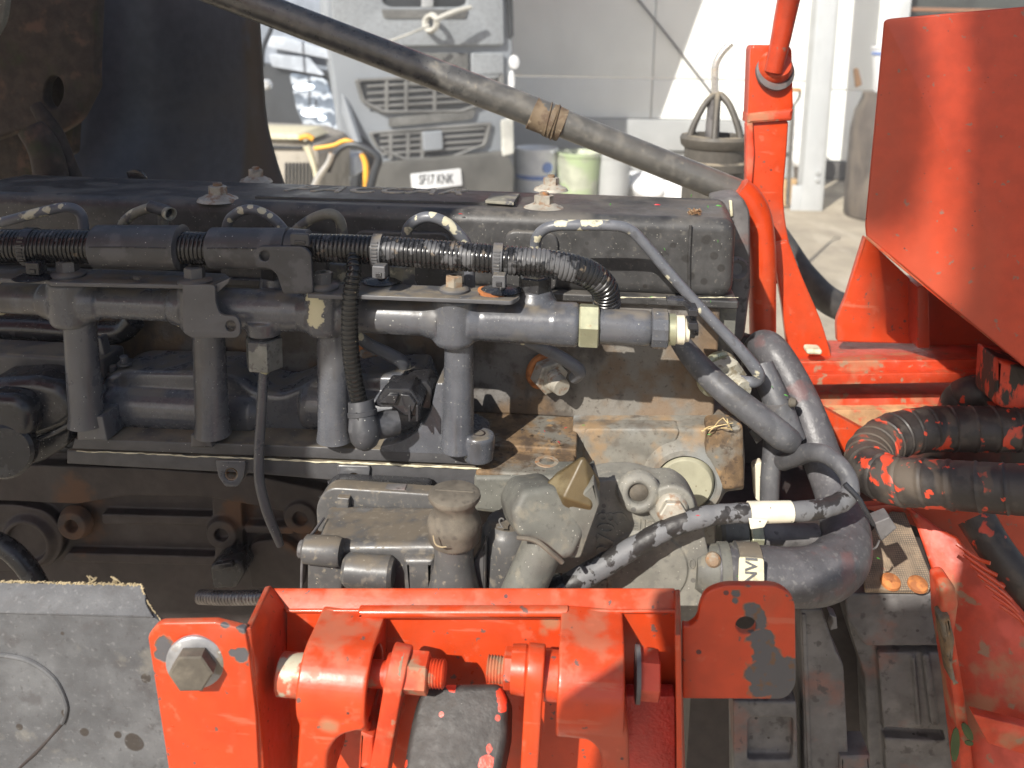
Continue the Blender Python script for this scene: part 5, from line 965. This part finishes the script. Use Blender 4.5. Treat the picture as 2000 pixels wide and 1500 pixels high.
m_galv = MAT('galvanised_steel', (.50, .52, .53), .45, [([('N', 4, .5, .7, 4, 0, (1, 1, .2))], (.42, .44, .45), .5)], metal=.2, vs=6, var=.05)
s = 1 / FPX * dep(b0)
bpz = Pl(b0, rt, (0, 0, 1))
def pill(name, xa, xb, off, th, z0, z1, mt, par):
    P0 = Pl(b0 + fw * off, rt, (0, 0, 1)); return plate(name, [(xa * s, z0), (xb * s, z0), (xb * s, z1), (xa * s, z1)], P0, th, mt, par, uv=True, bev=.004)
pill('front_flange', -24, 12, 0, .012, 0, 5, m_galv, pi_); pill('web', -8, -2, .013, .16, 0, 5, m_galv, pi_); pill('rear_flange', -24, 26, .174, .012, 0, 5, m_wallgrey, pi_)
pill('side_cover', 12, 18, .0, .17, 0, 5, m_wallgrey, pi_)
pill('foot_stiffener', -44, -24, .002, .01, 0, .28, m_galv, pi_)
for dz in (.34, .42):
    q = b0 + rt * (3 * s) + V((0, 0, dz)) - fw * .001; hexa('foot_bolt', q, -fw, .02, .028, m_wallgrey, pi_)
# barrel, buckets and oddments
def upr(px, py): return onz(px, py, 0)
p = upr(1730, 424); rb_ = RR(80, p); H = (at(1730, 180, p.y).z)
ba = lathe('barrel', p, (0, 0, 1), [(0, rb_ * .92), (.03, rb_ * .98), (H * .25, rb_), (H * .7, rb_ * 1.0), (H * .85, rb_ * .93), (H * .95, rb_ * .80), (H, rb_ * .78), (H, rb_ * .7)], MAT('brown_stained_barrel', (.085, .072, .062), .55, [([('N', 5, .45, .65, 5, 0, (1, 1, .3))], (.15, .125, .10), .6)], vs=6), None, 48, 50)
tag(ba, 'dark brown barrel with rounded shoulders left of the red box', 'barrel')
q = p + V((-.0, 0, H)); r1 = RR(52, p)
bk = thing('check_bucket', 'white bucket with blue bands standing on the dark barrel', 'bucket', q)
m_white = MAT('white_plastic', (.72, .73, .74), .5, [([('N', 6, .5, .7)], (.6, .61, .63), .5)], vs=5, var=.05)
m_blue = MAT('blue_print', (.16, .25, .55), .5)
lathe('bucket_body', q, (0, 0, 1), [(.001, r1 * .82), (RR(80, p), r1), (RR(82, p), r1 * 1.04), (RR(86, p), r1 * 1.04), (RR(86, p), r1 * .95)], m_white, bk, 36)
lathe('blue_band', q + V((0, 0, RR(70, p))), (0, 0, 1), [(0, r1 * .985), (0, r1 * 1.01), (RR(5, p), r1 * 1.02), (RR(5, p), r1 * 1.0)], m_blue, bk, 36, closed=False)
for k in range(6):
    an = -2.6 + k * .42; pp = q + V((math.cos(an) * r1 * .93, math.sin(an) * r1 * .93, 0)); pt = q + V((math.cos(an) * r1 * 1.0, math.sin(an) * r1 * 1.0, RR(70, p)))
    tube3('blue_stripe', [pp, pt], [.006, .006], m_blue, bk, 6, smooth=False)
h_ = plate('wood_offcut', fil([(1668, 135), (1676, 132), (1684, 165), (1672, 172)], 3), p.y - rb_ * .5, .04, MAT('brown_wood', (.16, .09, .045), .7), None); tag(h_, 'short brown wooden handle leaning by the white bucket', 'handle')
for px, py, hh, r, mt, lab, band in ((1046, 388, 100, 40, m_white, 'white bucket with a blue printed band, left of the greenish tub', True), (1128, 392, 96, 42, MAT('greenish_translucent_tub', (.40, .42, .33), .5, [([('N', 3, .5, .62)], (.34, .42, .24), .5)], vs=4), 'greenish plastic tub behind the strut', False), (1003, 380, 90, 22, m_wallgrey, 'grey bucket mostly hidden by the truck corner', False), (1195, 392, 92, 34, m_wallgrey, 'grey tub right of the greenish tub', False)):
    p = upr(px, py); rr = RR(r, p); HH = at(px, py - hh, p.y).z
    b_ = thing('bucket', lab, 'bucket', p, 'buckets along the foot of the wall')
    lathe('bucket_body', p, (0, 0, 1), [(0, rr * .88), (HH * .92, rr), (HH * .93, rr * 1.05), (HH, rr * 1.05), (HH, rr * .95), (HH * .9, rr * .9)], mt, b_, 36)
    if band: lathe('blue_band', p + V((0, 0, HH * .42)), (0, 0, 1), [(0, rr * .95), (0, rr * .965), (HH * .08, rr * .972), (HH * .08, rr * .95)], m_blue, b_, 36, closed=False); lathe('blue_disc', p + V((rr * .55, -rr * .75, HH * .66)), (.6, -.8, 0), [(0, .06), (.02, .06), (.02, 0)], m_blue, b_, 20)
def lump(name, p, r, sq, mt, seed, par=None, amp=.25):
    bm = bmesh.new(); bmesh.ops.create_icosphere(bm, subdivisions=3, radius=1)
    for v in bm.verts:
        d = 1 + amp * mnoise.noise(v.co * 1.7 + V((seed, seed * 2, 0))); v.co = V((v.co.x * r * d, v.co.y * r * d, v.co.z * r * sq * d)) + p
    return mk(name, bm, mt, par, 80)
for k, (px, py, r, sq, lb2) in enumerate(((1262, 385, 46, .7, 'largest crumpled white sack on the ground behind the strut'), (1318, 388, 40, .6, 'white sack nearest the caged strainer'), (1240, 372, 30, .8, 'smallest white sack, leaning behind the largest one'))):
    p = upr(px, py); tag(lump('white_sack', p + V((0, 0, RR(r * sq * .6, p))), RR(r, p), sq, m_white, k * 3.1), lb2, 'sack', 'white sacks by the wall')
p = upr(1566, 372); rr = RR(27, p); prof = [(0, rr * .7)]
for k in range(4): prof += [(RR(8 + k * 26, p), rr * .9), (RR(20 + k * 26, p), rr), (RR(30 + k * 26, p), rr * .9)]
pt_ = lathe('plant_pot', p, (0, 0, 1), [(0, rr * .5), (RR(44, p), rr * .7), (RR(44, p), rr * .6)], MAT('brown_pot', (.10, .085, .07), .7), None, 28); tag(pt_, 'dark brown pot standing below the white rolls', 'pot')
wr = lathe('white_rolls', p + V((0, 0, RR(46, p))), (0, 0, 1), prof + [(RR(112, p), rr * .6), (RR(113, p), 0)], m_white, None, 32, 80); tag(wr, 'white bulging rolls stacked on a pot beside the steel pillar', 'roll')
p = upr(1540, 408); wd = plate('wood_block', fil([(1530, 352), (1558, 350), (1545, 400), (1528, 404)], 4), p.y, .08, MAT('tan_wood', (.42, .28, .14), .7), None); tag(wd, 'tan wooden block leaning at the foot of the pillar', 'wood')
for k in range(9):
    px, py = 1552 + random.uniform(0, 30), 382 + random.uniform(0, 22); p = upr(px, py + 6); tag(lump('pebble', p + V((0, 0, .02)), RR(random.uniform(4, 8), p), .7, m_wallgrey if k % 2 else m_white, k), 'pale pebbles heaped at the foot of the steel pillar', 'stone', 'pebbles at the pillar foot')
p = upr(1640, 378)
sv_ = thing('spade_handle', 'wooden D shaped spade handle showing right of the red post', 'spade', at(1560, 205, 6.5))
tube('handle_bar', [(1546, 175, 6.5, 4), (1564, 176, 6.5, 4)], MAT('orange_wood', (.45, .25, .10), .6), sv_, 10)
tube('handle_side', [(1563, 176, 6.5, 3), (1560, 192, 6.5, 3), (1550, 206, 6.5, 3)], m_strut, sv_, 8); tube('handle_shaft', [(1550, 204, 6.5, 3), (1546, 260, 6.5, 4), (1538, 400, 6.5, 4)], m_strut, sv_, 8)
tag(tube3('thin_dark_line', [wpl.px(1225, -25) - fw * .06, wpl.px(1310, 80) - fw * .06, wpl.px(1395, 190) - fw * .06], [.014] * 3, m_gear, None, 8), 'thin dark line slanting down in front of the wall', 'cable')  # thin dark tube set as a slanting line close to the wall
m_darkpipe = MAT('dark_grimy_pipe', (.05, .046, .044), .5, [([('N', 20, .5, .65)], (.08, .07, .06), .6)], bump=[(80, .2)])
# dark hose or tyre lying on the yard behind the gussets
tag(tube('ground_hose', [(1490, 420, 1.45, 24), (1530, 480, 1.42, 25), (1575, 545, 1.40, 27), (1640, 598, 1.40, 28), (1760, 620, 1.40, 28)], m_darkpipe, None, 16), 'dark pipe behind the red gussets', 'pipe')
# cage filter
cf = thing('cage_strainer', 'black caged strainer cap on a ribbed canister behind the strut', 'strainer', at(1395, 420, 1.75))
YC = 1.75; c = at(1397, 268, YC); r = RR(66, c); u = RR(1, c)
m_cage = MAT('dusty_black_cage', (.075, .068, .058), .55, [([('U', .3, .9), ('N', 30, .35, .6)], (.26, .22, .16), .8)], bump=[(60, .2)], var=.15)
lathe('rim', c, (0, 0, 1), [(-20 * u, r * .92), (-14 * u, r * 1.0), (-2 * u, r * 1.03), (4 * u, r * .98), (5 * u, r * .74), (0, r * .70), (-12 * u, r * .7)], m_cage, cf, 48)
lathe('canister', c, (0, 0, 1), [(-160 * u, r * .9), (-66 * u, r * .9), (-62 * u, r * .98), (-48 * u, r * .98), (-44 * u, r * .88), (-20 * u, r * .88), (-14 * u, r * .7), (-14 * u, 0)], m_cage, cf, 48)
for k in range(6):
    an = k * PI / 3 + .35; dx, dy = math.cos(an), math.sin(an)
    tube3('cage_strap', [c + V((dx * r * .84, dy * r * .84, -2 * u)), c + V((dx * r * .72, dy * r * .72, 24 * u)), c + V((dx * r * .42, dy * r * .42, 62 * u)), c + V((dx * r * .14, dy * r * .14, 80 * u)), c + V((0, 0, 82 * u))], [7 * u, 6 * u, 6 * u, 7 * u, 8 * u], m_cage, cf, 10)
lathe('inner_pipe', c + V((-r * .1, 0, -10 * u)), (0, 0, 1), [(0, 14 * u), (84 * u, 12 * u)], m_gear, cf, 16)
tag(tube('bent_steel_pipe', [(1397, 190, YC, 7), (1396, 150, YC, 7), (1398, 125, YC, 7), (1410, 103, YC, 7), (1428, 84, YC, 7)], m_steel, None, 14, 8), 'bright bent steel pipe rising from the caged strainer', 'pipe')
# ------------------------------------------------------------------ lorry
tr = thing('lorry', 'grey lorry front with mesh grilles, blue-white headlamp and a white number plate', 'lorry', onz(820, 500, 0))
tpl = pl3(at(680, 320, 8.05), at(1000, 320, 8.75), at(680, 100, 8.05) * 1.0)
tpl = Pl(at(680, 320, 8.05), V((at(1000, 320, 8.75) - at(680, 320, 8.05)).to_2d().to_3d()), (0, 0, 1))
def toff(d): return Pl(tpl.O + tpl.N * d, tpl.U, tpl.W)
m_cab = MAT('grey_lorry_paint', (.24, .26, .285), .4, vs=3, var=.05)
m_meshg = MAT('grey_grille_mesh', (.28, .30, .32), .5, [([('S', 95, .60, 1.1)], (.17, .175, .18), .6)], vs=4, var=.05)
m_meshd = MAT('dark_grille_mesh', (.12, .12, .115), .6, [([('S', 110, .5, 1.1)], (.22, .22, .21), .6)], vs=4)
m_dk = MAT('dark_lorry_trim', (.03, .033, .037), .4, vs=3); m_chr = MAT('bright_trim', (.6, .62, .64), .25, metal=.4, vs=3)
m_slat = MAT('grille_slat_grey', (.16, .16, .155), .5, vs=3)
plate('cab_front', fil([(636, -700), (990, -700), (1002, 110), (1004, 330), (985, 420), (700, 430), (665, 290), (652, 160), (636, 60)], 10), toff(0), 2.2, m_cab, tr, bev=.03)
up_ = plate('upper_grille', fil([(642, -80), (982, -80), (985, 88), (655, 92)], 6), toff(.06), .05, m_meshg, tr, holes=[fil([(742, -40), (912, -40), (912, 8), (896, 14), (762, 14), (748, 6)], 6)], bev=.012)
plate('slot_back', [(740, -40), (915, -40), (915, 18), (740, 18)], toff(.02), .02, m_dk, tr)
for x in (838,): plate('slot_bar', [(x - 14, -40), (x + 8, -40), (x + 8, 14), (x - 14, 14)], toff(.065), .03, m_chr, tr)
plate('lower_grille', fil([(800, 103), (915, 103), (916, 168), (800, 168)], 4), toff(.05), .04, m_meshd, tr, bev=.01)
plate('lower_grille', fil([(921, 103), (984, 103), (984, 150), (921, 160)], 4), toff(.05), .04, m_meshg, tr, bev=.01)
plate('dark_mesh_strip', fil([(745, 18), (915, 18), (910, 36), (750, 36)], 4), toff(.072), .02, m_meshd, tr)
for pts, slats, xs in (([(693, 154), (985, 140), (985, 190), (905, 220), (748, 222), (706, 200)], (166, 180, 194, 206), (752, 790, 846, 900)), ([(720, 258), (962, 238), (952, 282), (880, 312), (790, 314), (733, 288)], (262, 274, 286, 298), (760, 794, 822, 870, 888, 920))):
    pc = V((sum(p[0] for p in pts) / 6, sum(p[1] for p in pts) / 6)); inn = [(pc.x + (x - pc.x) * .93, pc.y + (y - pc.y) * .82) for x, y in pts]
    g_ = plate('grille_frame', fil(pts, 7), toff(.05), .05, m_slat, tr, holes=[fil(inn, 6)], bev=.012)
    plate('grille_back', fil(inn, 6), toff(.02), .015, m_dk, g_)
    for yy in slats: plate('grille_slat', [(inn[0][0] + 14, yy), (inn[1][0] - 6, yy - 14), (inn[1][0] - 6, yy - 9), (inn[0][0] + 14, yy + 5)], toff(.038), .012, m_slat, g_, bev=.004)
    for xx in xs[:3]: plate('grille_bar', [(xx, pts[0][1]), (xx + 7, pts[0][1]), (xx + 7, pts[3][1]), (xx, pts[3][1])], toff(.042), .02, m_slat, g_, bev=.004)
plate('mesh_band', fil([(760, 230), (930, 214), (924, 232), (760, 248)], 4), toff(.04), .03, m_meshd, tr)
plate('centre_block', fil([(826, 258), (864, 255), (866, 292), (828, 296)], 5), toff(.075), .05, m_cab, tr, bev=.01)
plate('bumper', fil([(735, 320), (990, 296), (1006, 330), (1002, 400), (740, 420)], 10), toff(.12), .15, MAT('dark_bumper', (.10, .098, .09), .5, vs=3), tr, bev=.02)
npx = plate('number_plate', fil([(802, 340), (900, 329), (903, 362), (805, 374)], 2), toff(.15), .012, m_label if 0 else m_white, tr, bev=.003)
c = toff(.152).px(852, 351); letters('plate_text', 'SF17 KNK', .135, .001, frame(c, tpl.U * 1 + V((0, 0, .0)), (0, 0, 1)), m_dk, npx, .002, 0, .60)
# corner with headlamp
cpl = Pl(tpl.px(690, 250) + tpl.N * .05, V((.80, -.5, 0)), (0, 0, 1))
plate('lamp_surround', fil([(500, 120), (560, 130), (640, 138), (660, 180), (690, 262), (705, 300), (690, 400), (490, 400)], 8), cpl, .3, m_dk, tr, bev=.02)
cp2 = Pl(cpl.O + cpl.N * .03, cpl.U, cpl.W)
m_lens = MAT('blue_white_headlamp', (.16, .20, .26), .15, [([('W', 2.2, 'Z', .62, .85, 4)], (.42, .47, .54), .15), ([('N', 7, .52, .7)], (.07, .09, .12), .15)], metal=.3, vs=8, coat=.8)
hl = plate('headlight', fil([(564, 142), (632, 152), (652, 210), (674, 268), (640, 282), (600, 262), (580, 220)], 8), cp2, .05, m_lens, tr, bev=.012)
cp3 = Pl(cpl.O + cpl.N * .045, cpl.U, cpl.W)
m_led = bpy.data.materials.new('lit_lamp'); m_led.use_nodes = True
m_led.node_tree.nodes['Principled BSDF'].inputs['Emission Color'].default_value = (.8, .9, 1, 1); m_led.node_tree.nodes['Principled BSDF'].inputs['Emission Strength'].default_value = 1.2
for x, y, w, h2 in ((592, 170, 20, 7), (607, 220, 20, 9), (628, 231, 7, 5)): plate('lamp_element', circ(x, y, w, h2, 18), cp3, .02, m_led, hl, bev=.004)
for pts in ([(524, 104), (600, 112), (632, 148), (530, 130)], [(520, 70), (560, 72), (660, 104), (655, 118), (522, 92)]):
    plate('windscreen_trim', fil(pts, 6), Pl(cpl.O + cpl.N * .08, cpl.U, cpl.W), .03, MAT('pale_blue_glass_trim', (.40, .44, .50), .2, vs=3), tr, bev=.006)
plate('side_panel', fil([(470, -300), (640, -300), (640, 140), (500, 125), (480, 60)], 6), Pl(cpl.O - cpl.N * .05, cpl.U, cpl.W), .3, MAT('blue_grey_side', (.22, .25, .30), .4, vs=3), tr, bev=.02)
plate('corner_trim', fil([(640, 60), (652, 100), (664, 170), (700, 280), (690, 284), (655, 190), (640, 120)], 4), Pl(cpl.O + cpl.N * .06, cpl.U, cpl.W), .06, m_cab, tr, bev=.01)
tube('mirror_arm', [(540, 20, 8.0, 4), (528, 60, 7.9, 5), (514, 95, 7.8, 5), (512, 130, 7.8, 5)], m_dk, tr, 8)
plate('amber_marker', fil([(497, 88), (505, 88), (505, 108), (497, 108)], 2), 7.6, .05, MAT('amber_lens', (.85, .38, .03), .3), tr)
lathe('side_knob', at(522, 165, 7.7), (0, -1, 0), [(0, .05), (.03, .05), (.05, .03), (.05, 0)], m_chr, tr, 16)
plate('side_lamp', fil([(980, 236), (1003, 228), (1004, 300), (982, 306)], 4), toff(.13), .05, MAT('frosted_lens', (.5, .5, .46), .3, vs=3), tr, bev=.01)
for x, y, w, h2 in ((1006, 122, 9, 14), (1001, 160, 5, 22)): plate('door_fitting', circ(x, y, w, h2, 16), toff(.1), .06, m_white, tr, bev=.01)
plate('dark_door_edge', fil([(988, -60), (1000, -60), (1004, 70), (996, 76)], 3), toff(.05), .08, m_dk, tr, bev=.01)
m_rope = MAT('grey_rope', (.42, .41, .37), .8, vs=4)
hl_ = lathe('tow_ring', toff(.14).px(842, 45), (-.6, -1, .1), [(-.03, .085), (0, .10), (.03, .085), (.03, .06), (0, .045), (-.03, .06), (-.03, .085)], m_rope, tr, 28, closed=False)
tube('rope', [(745, 86, 7.9, 2), (800, 66, 8.0, 2), (838, 50, 8.1, 3)], m_rope, tr, 8); tube('rope', [(848, 40, 8.1, 5), (885, 24, 8.2, 5), (920, 14, 8.3, 4)], m_rope, tr, 8)
# low vehicle and hoses in front of the lorry
lw = thing('parked_machine', 'beige low machine bonnet with a louvred side, left of the lorry bumper', 'machine', onz(560, 560, 0))
m_beige = MAT('beige_machine_paint', (.34, .31, .26), .5, [([('N', 4, .5, .65)], (.24, .22, .18), .6)], vs=4, var=.1)
plate('bonnet', fil([(440, 262), (570, 268), (612, 285), (622, 300), (622, 420), (440, 420)], 6), 5.6, .8, m_beige, lw, bev=.03)
plate('bonnet_top', fil([(440, 258), (580, 262), (600, 276), (440, 272)], 4), 5.56, .5, m_cream, lw, bev=.01)
plate('dark_gap', fil([(440, 280), (590, 286), (590, 292), (440, 290)], 2), 5.58, .05, m_dk, lw, bev=.004)
for k in range(9): plate('louvre', [(556 + k * 7, 318), (559 + k * 7, 318), (559 + k * 7, 370), (556 + k * 7, 370)], 5.585, .02, m_dk, lw, bev=.002)
plate('clear_tub', fil([(618, 300), (692, 306), (694, 345), (622, 345)], 5), 6.4, .3, MAT('pale_blue_tub', (.45, .48, .52), .4, vs=4), lw, bev=.02)
m_yel = MAT('orange_hose', (.75, .36, .04), .5, vs=5)
for lab, pts, mt in (('orange hose end on the beige machine bonnet', [(585, 270, 5.4, 5), (600, 266, 5.4, 6), (612, 272, 5.4, 5)], m_yel), ('orange hose arching in front of the lorry headlamp', [(614, 290, 5.3, 4), (650, 284, 5.3, 4), (675, 275, 5.3, 5), (695, 283, 5.3, 5)], m_yel), ('orange hose hanging down beside the number plate', [(706, 300, 5.3, 5), (714, 320, 5.3, 6), (715, 350, 5.3, 6), (714, 400, 5.3, 6)], m_yel),
                     ('black hose loop beside the orange hoses', [(640, 335, 5.25, 6), (655, 300, 5.25, 7), (680, 283, 5.25, 6), (710, 288, 5.25, 7), (738, 308, 5.25, 8), (730, 340, 5.25, 9), (715, 400, 5.25, 9)], m_dk), ('pale lever leaning on the beige machine', [(598, 285, 5.3, 8), (606, 300, 5.3, 6), (618, 345, 5.3, 5), (622, 400, 5.3, 5)], m_cream), ('grey lever crossing in front of the black hose', [(648, 300, 5.2, 6), (640, 320, 5.2, 6), (620, 350, 5.2, 7), (600, 400, 5.2, 7)], m_steel)):
    tag(tube('hanging_hose' if 'hose' in lab else 'lever', pts, mt, None, 12), lab, 'hose' if 'hose' in lab else 'lever')
# ------------------------------------------------------------------ litter on the engine
m_leafg = MAT('fresh_green_bit', (.06, .24, .035), .5); m_redbit = MAT('red_petal_bit', (.50, .02, .03), .4); m_twig = MAT('brown_dry_bits', (.16, .085, .04), .8, [([('N', 300, .5, .6)], (.40, .30, .18), .8)]); m_straw = MAT('pale_straw', (.62, .47, .24), .7)
def clump(name, lab, px, py, Y, rpx, n, mt, seed, fl=.5):
    rnd = random.Random(seed); c = at(px, py, Y); R0 = RR(rpx, c); bm = bmesh.new()
    for k in range(n):
        d = V((rnd.gauss(0, 1), rnd.gauss(0, .8), rnd.gauss(0, fl))).normalized(); a = c + V((d.x, d.y * .8, d.z * fl)) * R0 * rnd.uniform(0, .7)
        e = V((rnd.gauss(0, 1), rnd.gauss(0, 1), rnd.gauss(0, .6))).normalized() * R0 * rnd.uniform(.25, .6)
        sweep(bm, [a, a + e * .5 + V((0, 0, R0 * .08)), a + e], [R0 * .05, R0 * .06, R0 * .03], 4)
    return tag(mk(name, bm, mt, None), lab, 'debris')
zc_ = lambda px, py: ontop(px, py)
q = ontop(1357, 418); clump('dry_clump', 'brown dry clump of plant bits on the right end of the valve cover', 1357, 415, q.y - .002, 19, 90, m_twig, 3)
clump('dry_clump', 'reddish brown dry clump lodged where the hoses meet', 1540, 872, .745, 17, 70, m_twig, 5, .7)
sh_ = bmesh.new()
for a, b in (((1370, 842), (1432, 826)), ((1375, 838), (1396, 832)), ((1396, 832), (1412, 816)), ((1412, 816), (1430, 840)), ((1430, 840), (1408, 836)), ((1385, 835), (1372, 844)), ((1396, 834), (1384, 846)), ((1420, 818), (1424, 838))):
    sweep(sh_, [at(a[0], a[1], .752), at((a[0] + b[0]) / 2, (a[1] + b[1]) / 2 - 2, .748), at(b[0], b[1], .752)], [.0005, .0005, .0003], 5)
tag(mk('dry_seed_stalk', sh_, m_straw, None), 'dry straw coloured stalk folded on the rusty corner pad', 'stalk')
rnd = random.Random(11)
def bit(name, lab, px, py, Y, r, mt, cat, grp):
    c = at(px, py, Y); a0 = rnd.uniform(0, PI); R0 = RR(r, c); bm = bmesh.new()
    u = V((math.cos(a0), 0, math.sin(a0) * .6)); w = V((-math.sin(a0) * .5, -.5, math.cos(a0) * .5))
    vs = [bm.verts.new(c + u * R0 * x + w * R0 * y + V((0, -.0006 - .0004 * z, .0006 * z))) for x, y, z in ((-1, 0, 0), (-.3, .3, 1), (.5, .28, .6), (1, .05, 0), (.4, -.25, .8), (-.4, -.3, .5))]
    top = bm.verts.new(c + V((0, -.002, .0005)))
    for i in range(6): bm.faces.new((vs[i], vs[(i + 1) % 6], top))
    bm.faces.new(vs[::-1]); tag(mk(name, bm, mt, None, 60), lab, cat, grp)
GLL = {(1192, 400): 'green leaf fragment on the cover top near the front edge, furthest left of those', (1383, 405): 'larger green leaf fragment beside the brown dry clump', (1404, 402): 'green leaf fragment at the right end of the cover top', (1350, 382): 'green leaf fragment at the back edge of the cover under the strut', (1402, 471): 'green leaf fragment on the spotted end face of the valve cover', (1298, 487): 'green leaf fragment beside the slanting part of the longest injector pipe', (1272, 580): 'green leaf fragment on the cover lip above the rail sensor', (1388, 589): 'green leaf fragment on the cover lip right of the longest injector pipe', (1508, 756): 'green leaf fragment on the short dusty hose, upper of two', (1535, 772): 'green leaf fragment on the short dusty hose, lower of two', (1234, 1025): 'green leaf fragment on the pale timing cover beside the cast letters', (1367, 1067): 'green leaf fragment on the timing cover under the taped cable', (1385, 848): 'green leaf fragment beside the dry straw stalk', (1715, 1090): 'green leaf fragment at the outer edge of the thick hose bend', (1440, 1125): 'green leaf fragment near the hose collar', (1140, 830): 'green leaf fragment on the rusty deck above the pad'}
RLL = {(1284, 400): 'red petal fragment on the right part of the valve cover top', (900, 418): 'red crumb on the cover front above the second cable tie', (1092, 864): 'red crumb beside the dead insect on the rusty pad', (1064, 842): 'red crumb at the left of the rusty deck', (1105, 835): 'red crumb at the right of the rusty deck', (1363, 1006): 'red dot of paint on the taped cable', (1250, 1180): 'red crumb on the timing cover behind the red lip'}
GL = ((1192, 400, 'T', 7), (1383, 405, 'T', 8), (1404, 402, 'T', 7), (1350, 382, 'T', 6), (1402, 471, .794, 6), (1298, 487, .794, 6), (1272, 580, .788, 5), (1388, 589, .79, 5), (1508, 756, .775, 5), (1535, 772, .765, 6), (1234, 1025, .702, 6), (1367, 1067, .698, 5), (1385, 848, .754, 5), (1715, 1090, .66, 5), (1440, 1125, .60, 4), (1140, 830, .74, 4))
for px, py, Y, r in GL: bit('leaf_fragment', GLL[(px, py)], px, py, ontop(px, py).y if Y == 'T' else Y, r, m_leafg, 'leaf', 'green leaf fragments on the engine')
for px, py, Y, r in ((1284, 400, 'T', 7), (900, 418, .80, 5), (1092, 864, .735, 6), (1064, 842, .74, 4), (1105, 835, .745, 4), (1363, 1006, .612, 5), (1250, 1180, .69, 3)): bit('red_fragment', RLL[(px, py)], px, py, ontop(px, py).y if Y == 'T' else Y, r, m_redbit, 'fragment', 'red fragments on the engine')
for px, py, Y in ((1080, 862, .728), (1020, 840, .74)): clump('dead_insect', 'small black dead insect on the rusty mounting pad' if px > 1050 else 'small black crumb on the rusty mounting pad', px, py, Y, 9, 14, m_black, px, .3)
# torn cream patches of primer on the rail boss
def patch_on(par, px, py, Y, pts, mt):
    return plate('torn_primer', pts, Y, .0012, mt, par, bev=.0003)
# ------------------------------------------------------------------ unseen panels added behind the viewer, cut to the wanted shadow shapes
S_ = SUN
def shade(name, lab, pts, dist, par=None):
    c = sum((at(*p) for p in pts), V()) / len(pts) - S_ * dist
    P0 = Pl(c, (1, -S_.x / S_.y if abs(S_.y) > 1e-6 else 0, 0), (0, 0, 1)); P0 = Pl(c, S_.cross(V((0, 0, 1))), (0, 0, 1))
    q = []
    for p in pts:
        w = at(*p); t = (c - w).dot(P0.N) / S_.dot(P0.N); q.append(P0.uv(w + S_ * t))
    if sum(a[0] * b[1] - b[0] * a[1] for a, b in zip(q, q[1:] + q[:1])) < 0: q = q[::-1]
    return plate(name, q, P0, .02, m_redfaded, par, uv=True, bev=.004)
SHADES = [
 ('left_shade_panel', 'added red panel behind the viewer, shading the left of the engine', [(640, -520, 1.05), (815, 120, 1.01), (900, 250, .96), (1000, 345, .88), (880, 420, .80), (770, 600, .70), (690, 760, .72), (600, 900, .70), (480, 1130, .62), (300, 1130, .535), (-850, 1105, .535), (-1050, 500, .7), (-700, -520, 1.05)], 1.0),
 ('lower_shade_panel', 'added red panel behind the viewer, shading the lower right', [(1050, 1600, .49), (1090, 1400, .49), (1222, 1290, .49), (1250, 1175, .54), (1330, 1140, .54), (1440, 1150, .55), (1560, 1168, .62), (1640, 1125, .64), (1690, 1130, .66), (1720, 1190, .70), (1850, 1180, .72), (1870, 1080, .75), (2300, 1060, .74), (2300, 1700, .6)], 0.95),  # panel cut to stand in for a person's shadow
 ('right_shade_panel', 'added red panel behind the viewer, shading the right of the red box', [(1860, -200, .85), (1870, 120, .85), (1895, 200, .85), (1870, 240, .85), (1872, 600, .85), (1800, 760, .92), (1790, 880, .80), (1840, 1000, .74), (1885, 1080, .75), (2400, 1100, .74), (2400, -200, .85)], 4.0),
 ('box_shade_panel', 'added red panel behind the viewer, shading the left of the red box', [(1500, -200, .95), (1640, -200, .86), (1720, 20, .86), (1810, 30, .85), (1835, 200, .85), (1825, 330, .85), (1790, 460, .85), (1660, 470, .86), (1640, 100, .86), (1540, 80, .95)], 4.4)]
wp = lambda a, b_: (a, b_, wpl.px(a, b_).y)
kid(shade('wall_shade_panel', '', [wp(1288, 236), wp(1374, 0), wp(1480, -290), wp(900, -290), wp(900, 236)], 3.0), tr)  # unseen panel added above the lorry for the wall's slanting shadow
for nm, lb_, pts, dd in SHADES: tag(shade(nm, lb_, pts, dd), lb_, 'panel')

# ------------------------------------------------------------------ scattering volume added to stand in for lens glare
hz = bpy.data.materials.new('glare_veil'); hz.use_nodes = True; t_ = hz.node_tree; t_.nodes.clear()
vo = t_.nodes.new('ShaderNodeVolumePrincipled'); ou = t_.nodes.new('ShaderNodeOutputMaterial'); t_.links.new(vo.outputs[0], ou.inputs['Volume'])
vo.inputs['Color'].default_value = (.95, .94, .95, 1); vo.inputs['Density'].default_value = GLARE_HAZE; vo.inputs['Anisotropy'].default_value = 0
if GLARE_HAZE: tag(box('glare_haze', (-70, -50, -1.3), (70, 130, 8.5), hz, None, 0), kind='stuff')
